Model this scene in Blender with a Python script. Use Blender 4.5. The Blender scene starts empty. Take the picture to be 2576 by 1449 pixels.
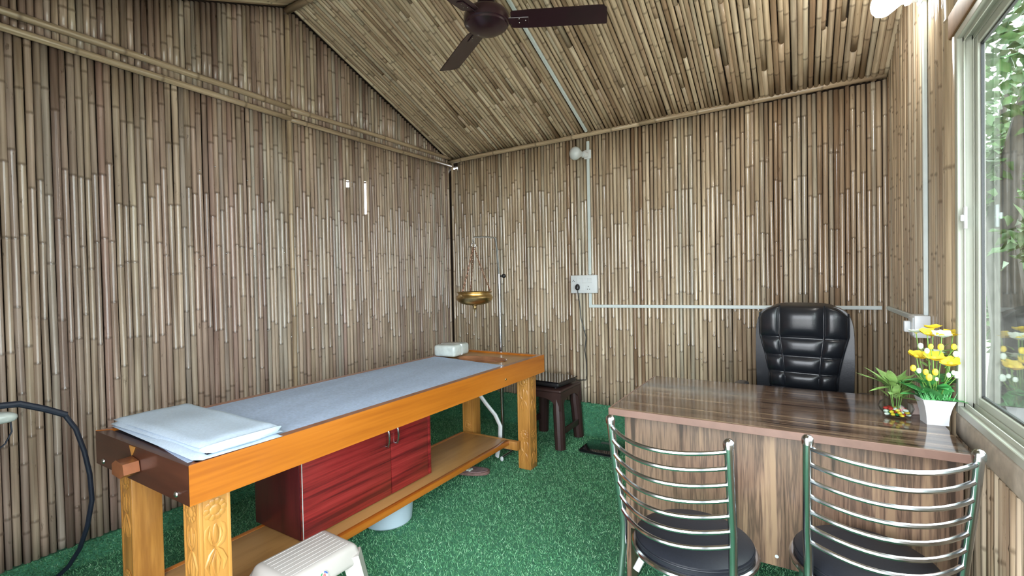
import bpy, bmesh, math, random
import numpy as np
from mathutils import Matrix, Vector
R = math.radians
rng = random.Random(7)
C = bpy.context.scene.collection
SC = bpy.context.scene

# ------------------------------------------------------------------ camera
cam_d = bpy.data.cameras.new('camera'); cam = bpy.data.objects.new('camera', cam_d); C.objects.link(cam)
EYE = Vector((0, 0, 1.265))
_p, _r, _y = R(.948), R(-1.14), R(31.45)
_Q = Matrix(((math.cos(_r), -math.sin(_r), 0), (math.sin(_r), math.cos(_r), 0), (0, 0, 1)))
_P = Matrix(((1, 0, 0), (0, math.cos(_p), -math.sin(_p)), (0, math.sin(_p), math.cos(_p))))
_B = Matrix(((1, 0, 0), (0, 0, -1), (0, 1, 0)))
_A = Matrix(((math.cos(_y), math.sin(_y), 0), (-math.sin(_y), math.cos(_y), 0), (0, 0, 1)))
_M = _Q @ _P @ _B @ _A                       # world -> (right, down, forward)
_rot = Matrix((_M[0], -_M[1], -_M[2])).transposed()
cam.matrix_world = Matrix.Translation(EYE) @ _rot.to_4x4()
cam_d.sensor_width = 36; cam_d.lens = 1183 / 2576 * 36; cam_d.clip_start = .05; cam_d.clip_end = 200
SC.camera = cam

# ------------------------------------------------------------------ world, exposure
w = bpy.data.worlds.new('overcast_sky'); SC.world = w; w.use_nodes = True
bg = w.node_tree.nodes['Background']; bg.inputs[0].default_value = (.89, .94, 1.0, 1); bg.inputs[1].default_value = 4.2
SC.view_settings.view_transform = 'Standard'; SC.view_settings.look = 'None'
SC.view_settings.gamma = 1; SC.view_settings.use_curve_mapping = False
SC.view_settings.exposure = 1.68
SC.cycles.max_bounces = 7; SC.cycles.diffuse_bounces = 4; SC.cycles.glossy_bounces = 3
SC.cycles.transparent_max_bounces = 8; SC.cycles.transmission_bounces = 4
SC.cycles.use_adaptive_sampling = True; SC.cycles.adaptive_threshold = .03; SC.cycles.sample_clamp_indirect = 8; SC.cycles.caustics_reflective = False; SC.cycles.caustics_refractive = False

# room: x from wall_left to wall_right, y from the doorway wall to the back wall
XL, XR, YB, YF = -2.812, .445, 3.517, -.17
RIDGE_Y, RIDGE_Z, SLOPE = 1.888, 3.06, .405
def roof_z(y): return RIDGE_Z - SLOPE * abs(y - RIDGE_Y)
EAVE = roof_z(YB)
WY0, WY1, WZ0, WZ1 = .30, 2.09, .80, 2.04          # window opening
DX0, DX1, DZ1 = -1.15, .38, 2.05                    # doorway behind the camera
def portal(name, loc, rot, sx, sy):
    l = bpy.data.lights.new(name, 'AREA'); l.shape = 'RECTANGLE'; l.size = sx; l.size_y = sy; l.cycles.is_portal = True
    o = bpy.data.objects.new(name, l); C.objects.link(o); o.location = loc; o.rotation_euler = rot
portal('window_portal', (XR + .07, (WY0 + WY1) / 2, (WZ0 + WZ1) / 2), (0, R(90), 0), WZ1 - WZ0, WY1 - WY0)
portal('door_portal', ((DX0 + DX1) / 2, YF - .09, DZ1 / 2), (R(90), 0, 0), DX1 - DX0, DZ1)

# ------------------------------------------------------------------ mesh builder
class MB:
    def __init__(s): s.v = []; s.f = []
    def add(s, vs, fs):
        n = len(s.v); s.v += [tuple(v) for v in vs]; s.f += [tuple(i + n for i in f) for f in fs]; return s
    def box(s, x0, x1, y0, y1, z0, z1):
        return s.add([(x0,y0,z0),(x1,y0,z0),(x1,y1,z0),(x0,y1,z0),(x0,y0,z1),(x1,y0,z1),(x1,y1,z1),(x0,y1,z1)],
                     [(3,2,1,0),(4,5,6,7),(0,1,5,4),(1,2,6,5),(2,3,7,6),(3,0,4,7)])
    def rbox(s, x0, x1, y0, y1, z0, z1, b=.004, seg=2, m=None):
        bm = bmesh.new(); bmesh.ops.create_cube(bm, size=1)
        for v in bm.verts:
            v.co = ((x0+x1)/2 + v.co.x*(x1-x0), (y0+y1)/2 + v.co.y*(y1-y0), (z0+z1)/2 + v.co.z*(z1-z0))
        bmesh.ops.bevel(bm, geom=bm.edges[:], offset=b, segments=seg, affect='EDGES', profile=.5)
        if m is not None: bmesh.ops.transform(bm, matrix=m, verts=bm.verts[:])
        return s.bm(bm)
    def bm(s, bm):
        bm.verts.ensure_lookup_table()
        for i, v in enumerate(bm.verts): v.index = i
        s.add([v.co[:] for v in bm.verts], [[v.index for v in f.verts] for f in bm.faces]); bm.free(); return s
    def tube(s, pts, r, n=8, closed=False, caps=True, flat=1.0):
        P = [Vector(p) for p in pts]; m = len(P); rs = r if isinstance(r, (list, tuple)) else [r]*m
        T = []
        for i in range(m):
            a = P[(i-1) % m] if closed or i > 0 else P[i]; b = P[(i+1) % m] if closed or i < m-1 else P[i]
            T.append((b - a).normalized())
        ref = Vector((0,0,1)) if abs(T[0].z) < .9 else Vector((1,0,0))
        N = T[0].cross(ref).normalized(); vs = []
        for i in range(m):
            N = (N - T[i]*N.dot(T[i])).normalized(); Bn = T[i].cross(N)
            for k in range(n):
                a = 2*math.pi*k/n; vs.append(P[i] + (N*math.cos(a) + Bn*math.sin(a)*flat)*rs[i])
        fs = []
        for i in range(m if closed else m-1):
            j = (i+1) % m
            for k in range(n): fs.append((i*n+k, i*n+(k+1) % n, j*n+(k+1) % n, j*n+k))
        if caps and not closed:
            fs.append(tuple(reversed(range(n)))); fs.append(tuple((m-1)*n+k for k in range(n)))
        return s.add(vs, fs)
    def lathe(s, prof, n=24, c=(0,0,0), sx=1, sy=1):
        vs = []; fs = []; m = len(prof)
        for r, z in prof:
            for k in range(n):
                a = 2*math.pi*k/n; vs.append((c[0]+sx*r*math.cos(a), c[1]+sy*r*math.sin(a), c[2]+z))
        for i in range(m-1):
            for k in range(n): fs.append((i*n+k, i*n+(k+1) % n, (i+1)*n+(k+1) % n, (i+1)*n+k))
        if prof[0][0] > 1e-6: fs.append(tuple(reversed(range(n))))
        if prof[-1][0] > 1e-6: fs.append(tuple((m-1)*n+k for k in range(n)))
        return s.add(vs, fs)
    def ball(s, c, r, n=12, m=8, e=1.0, rot=None):
        rx, ry, rz = r if isinstance(r, (tuple, list)) else (r, r, r); vs = []; fs = []
        def pw(x): return math.copysign(abs(x)**e, x)
        for i in range(m+1):
            t = -math.pi/2 + math.pi*i/m
            for k in range(n):
                a = 2*math.pi*k/n
                q = Vector((rx*pw(math.cos(t))*pw(math.cos(a)), ry*pw(math.cos(t))*pw(math.sin(a)), rz*pw(math.sin(t))))
                if rot is not None: q = rot @ q
                vs.append(Vector(c)+q)
        for i in range(m):
            for k in range(n): fs.append((i*n+k, i*n+(k+1) % n, (i+1)*n+(k+1) % n, (i+1)*n+k))
        return s.add(vs, fs)
    def prism(s, poly, h, axis='z', z0=0):
        n = len(poly)
        def mp(a, b, c): return {'z': (a,b,c), 'x': (c,a,b), 'y': (a,c,b)}[axis]
        vs = [mp(a, b, z0) for a, b in poly] + [mp(a, b, z0+h) for a, b in poly]
        fs = [tuple(reversed(range(n))), tuple(range(n, 2*n))] + [(i, (i+1) % n, n+(i+1) % n, n+i) for i in range(n)]
        return s.add(vs, fs)
    def grid(s, fn, nu, nv):
        vs = [fn(i/nu, j/nv) for j in range(nv+1) for i in range(nu+1)]
        fs = [(j*(nu+1)+i, j*(nu+1)+i+1, (j+1)*(nu+1)+i+1, (j+1)*(nu+1)+i) for j in range(nv) for i in range(nu)]
        return s.add(vs, fs)
    def xf(s, m):
        s.v = [tuple(m @ Vector(v)) for v in s.v]; return s
    def build(s, name, mat, parent=None, loc=(0,0,0), rot=(0,0,0), sharp=35, weld=False, label=None):
        me = bpy.data.meshes.new(name); me.from_pydata(s.v, [], s.f)
        bm = bmesh.new(); bm.from_mesh(me)
        if weld: bmesh.ops.remove_doubles(bm, verts=bm.verts[:], dist=1e-5)
        bmesh.ops.recalc_face_normals(bm, faces=bm.faces[:]); bm.to_mesh(me); bm.free()
        me.polygons.foreach_set('use_smooth', [True]*len(me.polygons)); me.set_sharp_from_angle(angle=R(sharp))
        me.materials.append(mat); o = bpy.data.objects.new(name, me); C.objects.link(o)
        o.location = loc; o.rotation_euler = rot; o.parent = parent
        if label: o['label'] = label
        return o
def thing(name, label, cat, loc=(0,0,0), rz=0, group=None):
    o = bpy.data.objects.new(name, None); C.objects.link(o); o.location = loc; o.rotation_euler = (0,0,rz)
    o.empty_display_size = .05
    return tag(o, label, cat, group)
def tag(o, label, cat=None, group=None, kind=None):
    o['label'] = label
    if cat: o['category'] = cat
    if group: o['group'] = group
    if kind: o['kind'] = kind
    return o
def struct(o, label=None):
    o['kind'] = 'structure'
    if label: o['label'] = label
    return o
def copy_tree(o, parent=None):
    c = o.copy(); C.objects.link(c); c.parent = parent
    for ch in o.children: copy_tree(ch, c)
    return c

# ------------------------------------------------------------------ materials
def newmat(name):
    m = bpy.data.materials.new(name); m.use_nodes = True; nt = m.node_tree
    return m, nt, nt.nodes['Principled BSDF']
def nd(nt, t, **kw):
    n = nt.nodes.new(t)
    for k, v in kw.items(): setattr(n, k, v)
    return n
def ramp(nt, fac, stops):
    r = nd(nt, 'ShaderNodeValToRGB'); e = r.color_ramp.elements
    while len(e) < len(stops): e.new(.5)
    for i, (p, c) in enumerate(stops): e[i].position = p; e[i].color = (*c, 1)
    nt.links.new(fac, r.inputs[0]); return r.outputs[0]
def noise(nt, vec, scale, detail=3, rough=.55):
    n = nd(nt, 'ShaderNodeTexNoise'); n.inputs['Scale'].default_value = scale; n.inputs['Detail'].default_value = detail
    n.inputs['Roughness'].default_value = rough
    if vec is not None: nt.links.new(vec, n.inputs['Vector'])
    return n.outputs['Fac']
def mapped(nt, scale, loc=None, kind='Object'):
    tc = nd(nt, 'ShaderNodeTexCoord'); mp = nd(nt, 'ShaderNodeMapping'); mp.inputs['Scale'].default_value = scale
    nt.links.new(tc.outputs[kind], mp.inputs['Vector'])
    if loc is not None: nt.links.new(loc, mp.inputs['Location'])
    return mp.outputs[0]
def mixc(nt, fac, a, b, mode='MIX'):
    m = nd(nt, 'ShaderNodeMix', data_type='RGBA', blend_type=mode)
    for sock, val in ((m.inputs[0], fac), (m.inputs[6], a), (m.inputs[7], b)):
        if isinstance(val, (int, float)): sock.default_value = val
        elif isinstance(val, tuple): sock.default_value = (*val, 1)
        else: nt.links.new(val, sock)
    return m.outputs[2]
def math_(nt, op, a, b):
    m = nd(nt, 'ShaderNodeMath', operation=op)
    for i, v in enumerate((a, b)):
        if isinstance(v, (int, float)): m.inputs[i].default_value = v
        else: nt.links.new(v, m.inputs[i])
    return m.outputs[0]
def bump(nt, b, h, strength=.2, dist=.002):
    n = nd(nt, 'ShaderNodeBump'); n.inputs['Strength'].default_value = strength; n.inputs['Distance'].default_value = dist
    nt.links.new(h, n.inputs['Height']); nt.links.new(n.outputs[0], b.inputs['Normal'])
def plain(name, col, rough=.5, metal=0, var=.12, scale=40, coat=0, spec=.5, bmp=0):
    m, nt, b = newmat(name); v = mapped(nt, (1,1,1)); f = noise(nt, v, scale)
    c = ramp(nt, f, [(.3, tuple(x*(1-var) for x in col)), (.7, tuple(min(1, x*(1+var)) for x in col))])
    nt.links.new(c, b.inputs['Base Color']); b.inputs['Roughness'].default_value = rough; b.inputs['Metallic'].default_value = metal
    b.inputs['Coat Weight'].default_value = coat; b.inputs['Coat Roughness'].default_value = .08; b.inputs['Specular IOR Level'].default_value = spec
    if bmp: bump(nt, b, f, bmp)
    return m
def wood(name, cols, grain, rough=.35, coat=.2, scale=1.0, contrast=(.3,.5,.7)):
    m, nt, b = newmat(name)
    v = mapped(nt, tuple(g*scale for g in grain))
    f = noise(nt, v, 1.0, 6, .62)
    v2 = mapped(nt, tuple(g*scale*6 for g in grain)); f2 = noise(nt, v2, 1.0, 2, .5)
    s = math_(nt, 'ADD', math_(nt, 'MULTIPLY', f, .8), math_(nt, 'MULTIPLY', f2, .2))
    st = [contrast[0] + (contrast[2]-contrast[0])*i/(len(cols)-1) for i in range(len(cols))]
    nt.links.new(ramp(nt, s, list(zip(st, cols))), b.inputs['Base Color'])
    b.inputs['Roughness'].default_value = rough; b.inputs['Coat Weight'].default_value = coat; b.inputs['Coat Roughness'].default_value = .1
    bump(nt, b, f2, .08, .001); return m
def bamboo(name, stops, rough=.3, coat=.35, dark=(.05,.028,.015), spot=.6):
    m, nt, b = newmat(name); oi = nd(nt, 'ShaderNodeObjectInfo')
    base = ramp(nt, oi.outputs['Random'], stops)
    off = nd(nt, 'ShaderNodeCombineXYZ'); k = math_(nt, 'MULTIPLY', oi.outputs['Random'], 57.3)
    for i in range(3): nt.links.new(k, off.inputs[i])
    v = mapped(nt, (90, 90, 2.2), off.outputs[0]); f = noise(nt, v, 1.0, 3)
    c = mixc(nt, 1.0, base, ramp(nt, f, [(.3, (.62,.58,.54)), (.7, (1.12,1.12,1.1))]), 'MULTIPLY')
    v3 = mapped(nt, (3, 3, 1.6), off.outputs[0]); f3 = noise(nt, v3, 1.0, 2)                 # per-internode tone
    c = mixc(nt, 1.0, c, ramp(nt, f3, [(.35, (.80,.77,.75)), (.62, (1.1,1.1,1.08))]), 'MULTIPLY')
    v2 = mapped(nt, (45, 45, 14), off.outputs[0]); f2 = noise(nt, v2, 1.0, 4, .65)            # mould stains
    c = mixc(nt, ramp(nt, f2, [(.64, (0,0,0)), (.74, (spot,)*3)]), c, dark)
    at = nd(nt, 'ShaderNodeAttribute', attribute_name='node')
    c = mixc(nt, math_(nt, 'MULTIPLY', at.outputs['Fac'], .5), c, dark)
    nt.links.new(c, b.inputs['Base Color']); b.inputs['Roughness'].default_value = rough
    b.inputs['Coat Weight'].default_value = coat; b.inputs['Coat Roughness'].default_value = .09
    bump(nt, b, f, .05, .001); return m
TAN = [(0, (.30,.20,.13)), (.14, (.50,.385,.27)), (.3, (.64,.53,.40)), (.45, (.48,.44,.36)), (.58, (.46,.35,.25)), (.72, (.60,.50,.37)), (.86, (.42,.33,.24)), (1, (.70,.60,.46))]
M = {}
M['cane'] = bamboo('varnished_bamboo', TAN, .20, .8)
M['cane_left'] = bamboo('cool_cast_bamboo', [(0, (.28,.205,.175)), (.15, (.45,.345,.285)), (.32, (.56,.455,.36)), (.46, (.44,.41,.36)), (.6, (.42,.295,.255)), (.74, (.52,.43,.33)), (.88, (.36,.285,.24)), (1, (.58,.50,.38))], .25, .4)  # browner canes, with the wall's cool grey daylight cast mixed into the colour
M['cane_roof'] = bamboo('roof_bamboo', [(0, (.36,.255,.165)), (.15, (.53,.42,.29)), (.35, (.66,.55,.40)), (.5, (.55,.49,.38)), (.65, (.48,.36,.25)), (.85, (.62,.52,.38)), (1, (.70,.60,.44))], .42, .12)
M['pole'] = bamboo('trim_bamboo', [(0, (.46,.36,.25)), (1, (.58,.47,.33))], .32, .3, spot=.3)
M['backing'] = plain('dark_backing', (.035,.022,.014), .9)
M['turf_base'] = plain('turf_backing', (.05,.20,.11), .95, var=.3, scale=60)
M['al'] = plain('cream_aluminium', (.44,.455,.39), .38, 0, .04, 8, .1)
M['white_pl'] = plain('white_plastic', (.72,.76,.78), .35, 0, .03, 10, .1)
M['conduit'] = plain('white_conduit', (.66,.74,.74), .4, 0, .05, 15)
M['steel'] = plain('polished_steel', (.46,.48,.50), .2, 1, .04, 20)
M['steel2'] = plain('brushed_steel', (.62,.64,.66), .25, 1, .05, 30)
M['black_pl'] = plain('black_plastic', (.012,.012,.014), .35)
M['leather'] = plain('black_leather', (.012,.014,.019), .33, 0, .2, 220, .15, .5, .12)
M['seat'] = plain('dark_vinyl', (.010,.012,.018), .5, 0, .15, 160, .0, .35, .08)
M['fan'] = plain('maroon_enamel', (.022,.008,.013), .28, 0, .1, 20, .3)
M['brass'] = plain('aged_brass', (.60,.45,.22), .34, 1, .2, 30)
M['copper_chain'] = plain('copper_chain', (.28,.15,.10), .4, .8, .2, 60)
M['honey'] = wood('honey_wood', [(.28,.075,.008), (.42,.13,.012), (.50,.17,.020)], (16, .6, 16), .33, .3, 1.0, (.32,.5,.68))
M['honey_z'] = wood('honey_wood_upright', [(.33,.14,.03), (.48,.225,.05), (.55,.27,.068)], (14, 14, 1.2), .34, .25, 1.0, (.38,.5,.62))
M['maroon_end'] = wood('dark_brown_wood', [(.03,.010,.006), (.065,.02,.011), (.10,.032,.016)], (1.3, 14, 14), .35, .3)  # near end board, coloured darker than the rails
M['spout'] = wood('red_brown_wood', [(.16,.05,.018),(.26,.085,.03),(.32,.11,.04)], (9,9,9), .3, .4)
M['shelf'] = wood('pale_wood', [(.30,.145,.045), (.43,.23,.078), (.48,.27,.10)], (12, 1.2, 12), .4, .2, 1.0, (.3,.5,.7))
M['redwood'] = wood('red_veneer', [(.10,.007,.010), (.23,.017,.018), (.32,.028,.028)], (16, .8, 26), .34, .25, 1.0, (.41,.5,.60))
M['redwood_shaded'] = wood('shaded_red_veneer', [(.05,.006,.010), (.085,.010,.014), (.11,.013,.017)], (12, 12, 1.0), .36, .2, 1.0, (.38,.5,.62))  # cabinet sides: red veneer darkened to carry the shade under the table
M['walnut_top'] = wood('walnut_laminate_top', [(.022,.012,.008), (.075,.042,.028), (.12,.07,.046), (.045,.026,.018), (.13,.08,.05), (.24,.155,.095)], (.7, 30, 30), .10, .25, 1.0, (.41,.5,.59))
M['walnut'] = wood('walnut_laminate', [(.045,.026,.018), (.15,.09,.06), (.22,.135,.09), (.10,.062,.044), (.24,.15,.10), (.34,.225,.14)], (15, 15, .8), .3, .2, 1.0, (.40,.5,.60))
M['edge'] = plain('laminate_edging', (.20,.115,.09), .35, 0, .1, 20)
M['sheet'] = plain('pale_blue_sheet', (.43,.53,.70), .9, 0, .1, 90, 0, .2, .25)
M['towel'] = plain('white_towel', (.54,.65,.77), .95, 0, .06, 120, 0, .2, .5)
M['pad'] = plain('dark_pad', (.02,.02,.03), .6)
M['wrap'] = plain('wrapped_cotton', (.56,.62,.60), .3, 0, .15, 25, .3, .5, .2)
M['brown_pl'] = plain('brown_plastic', (.040,.020,.018), .38, 0, .1, 20)
M['beige_pl'] = plain('beige_plastic', (.46,.435,.41), .42, 0, .03, 10)
M['tub'] = plain('pale_blue_plastic', (.50,.62,.72), .4, 0, .04, 10)
M['slipper'] = plain('brown_slipper', (.20,.115,.10), .6, 0, .3, 60)
M['black_glass'] = plain('black_glass', (.008,.008,.010), .06, 0, .05, 10, .5)
M['hose'] = plain('blue_black_rubber', (.016,.022,.040), .5)
M['leaf'] = plain('waxy_leaf', (.085,.34,.10), .45, 0, .35, 25)
M['leaf_pale'] = plain('pale_leaf', (.26,.42,.13), .45, 0, .35, 25)
M['petal'] = plain('yellow_petal', (.80,.60,.045), .6, 0, .15, 60)
M['petal_w'] = plain('white_petal', (.70,.78,.70), .6, 0, .08, 60)
M['stem'] = plain('green_stem', (.16,.30,.06), .5)
M['pot'] = plain('white_ceramic', (.80,.82,.86), .22, 0, .02, 10, .3)
M['pink'] = plain('pink_card', (.62,.47,.43), .7)
M['bulb'] = plain('frosted_bulb', (.66,.72,.74), .3, 0, .03, 10, .2)
M['ledge'] = plain('plaster_ledge', (.50,.43,.35), .8, 0, .15, 30, 0, .3, .2)
M['lintel'] = plain('lintel_timber', (.30,.17,.08), .6, 0, .2, 20)
M['bark'] = plain('tree_bark', (.055,.05,.047), .9, 0, .3, 12, 0, .3, .5)
M['foliage'] = plain('tree_leaves', (.035,.085,.018), .5, 0, .5, 3)
M['ground'] = plain('bounce_paving', (.52,.49,.44), .9, 0, .15, 2)  # paving added pale so daylight bounces up onto the ceiling
M['red'] = plain('red_mark', (.5,.04,.03), .5); M['green'] = plain('green_mark', (.03,.3,.10), .5); M['blue'] = plain('blue_mark', (.04,.10,.35), .5)
def turf_mat():
    m, nt, b = newmat('turf_blades'); at = nd(nt, 'ShaderNodeAttribute', attribute_name='rnd')
    c = ramp(nt, at.outputs['Fac'], [(0, (.055,.20,.088)), (.5, (.125,.39,.185)), (.85, (.22,.54,.29)), (1, (.42,.70,.46))])
    v = mapped(nt, (1,1,1)); f = noise(nt, v, 2.2, 2)
    c = mixc(nt, 1.0, c, ramp(nt, f, [(.35, (.85,.85,.85)), (.65, (1.12,1.12,1.12))]), 'MULTIPLY')
    nt.links.new(c, b.inputs['Base Color']); b.inputs['Roughness'].default_value = .5; b.inputs['Specular IOR Level'].default_value = .35; return m
M['turf'] = turf_mat()
def glass_mat(name, tint, ior=1.45):
    m = bpy.data.materials.new(name); m.use_nodes = True; nt = m.node_tree; nt.nodes.remove(nt.nodes['Principled BSDF'])
    out = nt.nodes['Material Output']; lw = nd(nt, 'ShaderNodeLayerWeight'); r0 = ((ior-1)/(ior+1))**2; fq = math_(nt, 'ADD', math_(nt, 'MULTIPLY', math_(nt, 'POWER', lw.outputs['Facing'], 5.0), 1-r0), r0)
    t = nd(nt, 'ShaderNodeBsdfTransparent'); t.inputs[0].default_value = (*tint, 1); g = nd(nt, 'ShaderNodeBsdfGlossy'); g.inputs['Roughness'].default_value = .02
    mx = nd(nt, 'ShaderNodeMixShader'); nt.links.new(fq, mx.inputs[0]); nt.links.new(t.outputs[0], mx.inputs[1]); nt.links.new(g.outputs[0], mx.inputs[2])
    nt.links.new(mx.outputs[0], out.inputs[0]); return m
M['pane'] = glass_mat('window_glass', (.90,.95,.92))
M['vase'] = glass_mat('bowl_glass', (.90,.93,.92), 1.4)
def emit(name, col, s):
    m, nt, b = newmat(name); b.inputs['Base Color'].default_value = (1,1,1,1); b.inputs['Emission Color'].default_value = (*col, 1); b.inputs['Emission Strength'].default_value = s; return m
M['lit'] = emit('lit_bulb', (1.0,.98,.92), 25)

# ------------------------------------------------------------------ bamboo canes
def cane_mesh(L, r, rnd, n=8, sp=(.27,.5), bow=.0018, mat=None):
    z = rnd.uniform(.03, .25); rings = [(0, 1.0, 0)]
    while z < L - .03:
        rings += [(z-.010, .99, 0), (z-.002, 1.10, 1), (z+.002, 1.06, 1), (z+.011, .985, 0)]; z += rnd.uniform(*sp)
    rings.append((L, 1.0, 0))
    p1, p2, a1, a2 = rnd.uniform(0, 6.3), rnd.uniform(0, 6.3), rnd.uniform(.3, 1)*bow, rnd.uniform(.2, .7)*bow
    tp = rnd.uniform(-.07, .07); vs = []; at = []
    for z, k, a in rings:
        ox = a1*math.sin(p1 + 2.2*z) + a2*math.sin(p2 + 7*z); oy = .5*a1*math.sin(p2 + 2.6*z); rr = r*k*(1 + tp*(2*z/max(L, .01)-1))
        for i in range(n): t = 2*math.pi*i/n; vs.append((ox + rr*math.cos(t), oy + rr*math.sin(t), z)); at.append(a)
    m = len(rings)
    fs = [(i*n+k, i*n+(k+1) % n, (i+1)*n+(k+1) % n, (i+1)*n+k) for i in range(m-1) for k in range(n)]
    fs += [tuple(reversed(range(n))), tuple((m-1)*n+k for k in range(n))]
    me = bpy.data.meshes.new('bamboo_cane'); me.from_pydata(vs, [], fs)
    A = me.attributes.new('node', 'FLOAT', 'POINT'); A.data.foreach_set('value', at)
    sm = [True]*(len(fs)-2) + [False]*2; me.polygons.foreach_set('use_smooth', sm)
    if mat: me.materials.append(mat)
    return me
def put_cane(me, parent, loc, rot=(0,0,0), sc=(1,1,1), name='bamboo_cane'):
    o = bpy.data.objects.new(name, me); C.objects.link(o); o.location = loc; o.rotation_euler = rot; o.scale = sc; o.parent = parent; return o
def variants(L, mat, k=12, r=.0125): return [cane_mesh(L, r, rng, mat=mat) for _ in range(k)]
def spaced(a, b, pitch=.027):
    out = []; x = a
    while x < b - .008:
        d = pitch*rng.uniform(.86, 1.16); out.append((x + d/2, d)); x += d
    return out
R0 = .0125
def wall_canes(parent, vs, pos, L, skip=None):
    """pos(u) -> base location of an upright cane; vs are variants of length L"""
    for u, d in pos:
        me = rng.choice(vs); s = d/(2*R0)*.99
        put_cane(me, parent, u, (R(rng.uniform(-.12,.12)), R(rng.uniform(-.15,.15)), rng.uniform(0, 6.28)), (s, s, 1))

# back wall -----------------------------------------------------------------
KB, KL = .268, .10
GX, GZ0, GZ1 = XL+.085, 2.318, 2.350
mb = MB().box(XL-.08, XR+.12, YB+.030, YB+.07, 0, GZ0).box(XL-.08, XR+.12, YB+.030, YB+.07, GZ1, EAVE+.06).box(GX, XR+.12, YB+.030, YB+.07, GZ0, GZ1)
wb = struct(mb.build('wall_back', M['backing']), 'back wall clad in upright varnished bamboo canes')
vb = variants(EAVE-KB-.005, M['cane'])
for u, d in spaced(XL+.002, XR):
    s = d/(2*R0)*.99
    put_cane(rng.choice(vb) if not XL+.02 < u < GX else cane_mesh(GZ0-KB+.004+rng.uniform(-.006,.006), R0, rng, mat=M['cane']), wb, (u, YB+.013+rng.uniform(-.001,.002), KB+rng.uniform(-.006,.006)), (R(rng.uniform(-.04,.04)), R(rng.uniform(-.06,.06)), rng.uniform(0, 6.28)), (s, s, 1))
# left wall -----------------------------------------------------------------
ZBAND = 2.355
HOLES = [(2.476, 2.575, 1.79, 2.04), (2.316, 2.40, 1.970, 2.020)]
GAPS = [2.494, 2.328]
def cells(mb, ys, zs, holes, x0, x1):
    for i in range(len(ys)-1):
        for j in range(len(zs)-1):
            cy, cz = (ys[i]+ys[i+1])/2, (zs[j]+zs[j+1])/2
            if any(h[0] < cy < h[1] and h[2] < cz < h[3] for h in holes): continue
            mb.box(x0, x1, ys[i], ys[i+1], zs[j], zs[j+1])
mb = MB()
cells(mb, sorted([YF, YB+.06] + [h[i] for h in HOLES for i in (0,1)]), sorted([0, 2.1] + [h[i] for h in HOLES for i in (2,3)]), HOLES, XL-.07, XL-.032)
mb.prism([(YF, 2.1), (YB+.06, 2.1), (YB+.06, roof_z(YB+.06)+.03), (RIDGE_Y, RIDGE_Z+.03), (YF, roof_z(YF)+.03)], .038, 'x', XL-.07)
wl = struct(mb.build('wall_left', M['backing']), 'left gable wall clad in upright bamboo canes')
vl = variants(ZBAND-KL, M['cane_left'], 14)
gap_done = set()
for u, d in spaced(YF, YB-.004):
    s = d/(2*R0)*.99; x = XL-.013+rng.uniform(-.003,.002)
    hh = [k for k, y_ in enumerate(GAPS) if abs(u-y_) < .0155 and k not in gap_done]
    if hh:
        gap_done.add(hh[0]); h = HOLES[hh[0]]
        put_cane(cane_mesh(h[2]-KL, R0, rng, mat=M['cane_left']), wl, (x, u, KL), (0,0,0), (s,s,1))
        put_cane(cane_mesh(ZBAND-h[3], R0, rng, mat=M['cane_left']), wl, (x, u, h[3]), (0,0,0), (s,s,1))
    else:
        put_cane(rng.choice(vl), wl, (x, u, KL+rng.uniform(-.006,.006)), (R(rng.uniform(-.06,.06)), R(rng.uniform(-.04,.04)), rng.uniform(0, 6.28)), (s, s, 1))
for u, d in spaced(YF, YB-.02):
    L = roof_z(u) - ZBAND - .012
    if L > .03: put_cane(cane_mesh(L, R0, rng, mat=M['cane_left']), wl, (XL-.013+rng.uniform(-.003,.002), u, ZBAND+.004), (0, 0, 0), (d/(2*R0),)*2 + (1,))
# right wall ----------------------------------------------------------------
mb = MB(); x0, x1 = XR+.030, XR+.052
mb.box(x0, x1, WY1+.0, YB+.06, 0, 2.35); mb.box(x0, x1, YF, WY1, 0, WZ0); mb.box(x0, x1, YF, WY0, WZ0, 1.9); mb.box(x0, x1, WY0, WY1, WZ1, 2.35)
mb.prism([(YF, 2.2), (YB+.06, 2.2), (YB+.06, roof_z(YB+.06)+.03), (RIDGE_Y, RIDGE_Z+.03), (YF, roof_z(YF)+.03)], .022, 'x', x0)
wr = struct(mb.build('wall_right', M['backing']), 'right gable wall clad in bamboo canes around the window')
vr2 = variants(WZ0-.085, M['cane'], 8)
for u, d in spaced(YF, YB-.004):
    s = d/(2*R0)*.99; x = XR+.013+rng.uniform(-.002,.003); top = roof_z(u)-.012
    rt = (R(rng.uniform(-.12,.12)), R(rng.uniform(-.05,.05)), rng.uniform(0, 6.28))
    if u > WY1+.105: put_cane(cane_mesh(top, R0, rng, mat=M['cane']), wr, (x, u, 0), (0,0,0), (s, s, 1))
    elif u > WY1 + .03: continue
    else:
        put_cane(rng.choice(vr2), wr, (x, u, rng.uniform(-.004,.008)), rt, (s, s, 1))
        if top > WZ1+.1: put_cane(cane_mesh(top-WZ1-.075, R0, rng, mat=M['cane']), wr, (x, u, WZ1+.075+rng.uniform(-.02,.012)), (0,0,0), (s, s, 1))
for k, (yy, rr) in enumerate(((WY1+.075, .030), (WY1+.028, .022))):
    put_cane(cane_mesh(2.85 if k == 0 else 2.10, rr, rng, n=12, sp=(.42,.6), bow=.004, mat=M['pole']), wr, (XR+.012, yy, 0), (0,0,rng.uniform(0,6)), name='bamboo_post')
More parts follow.
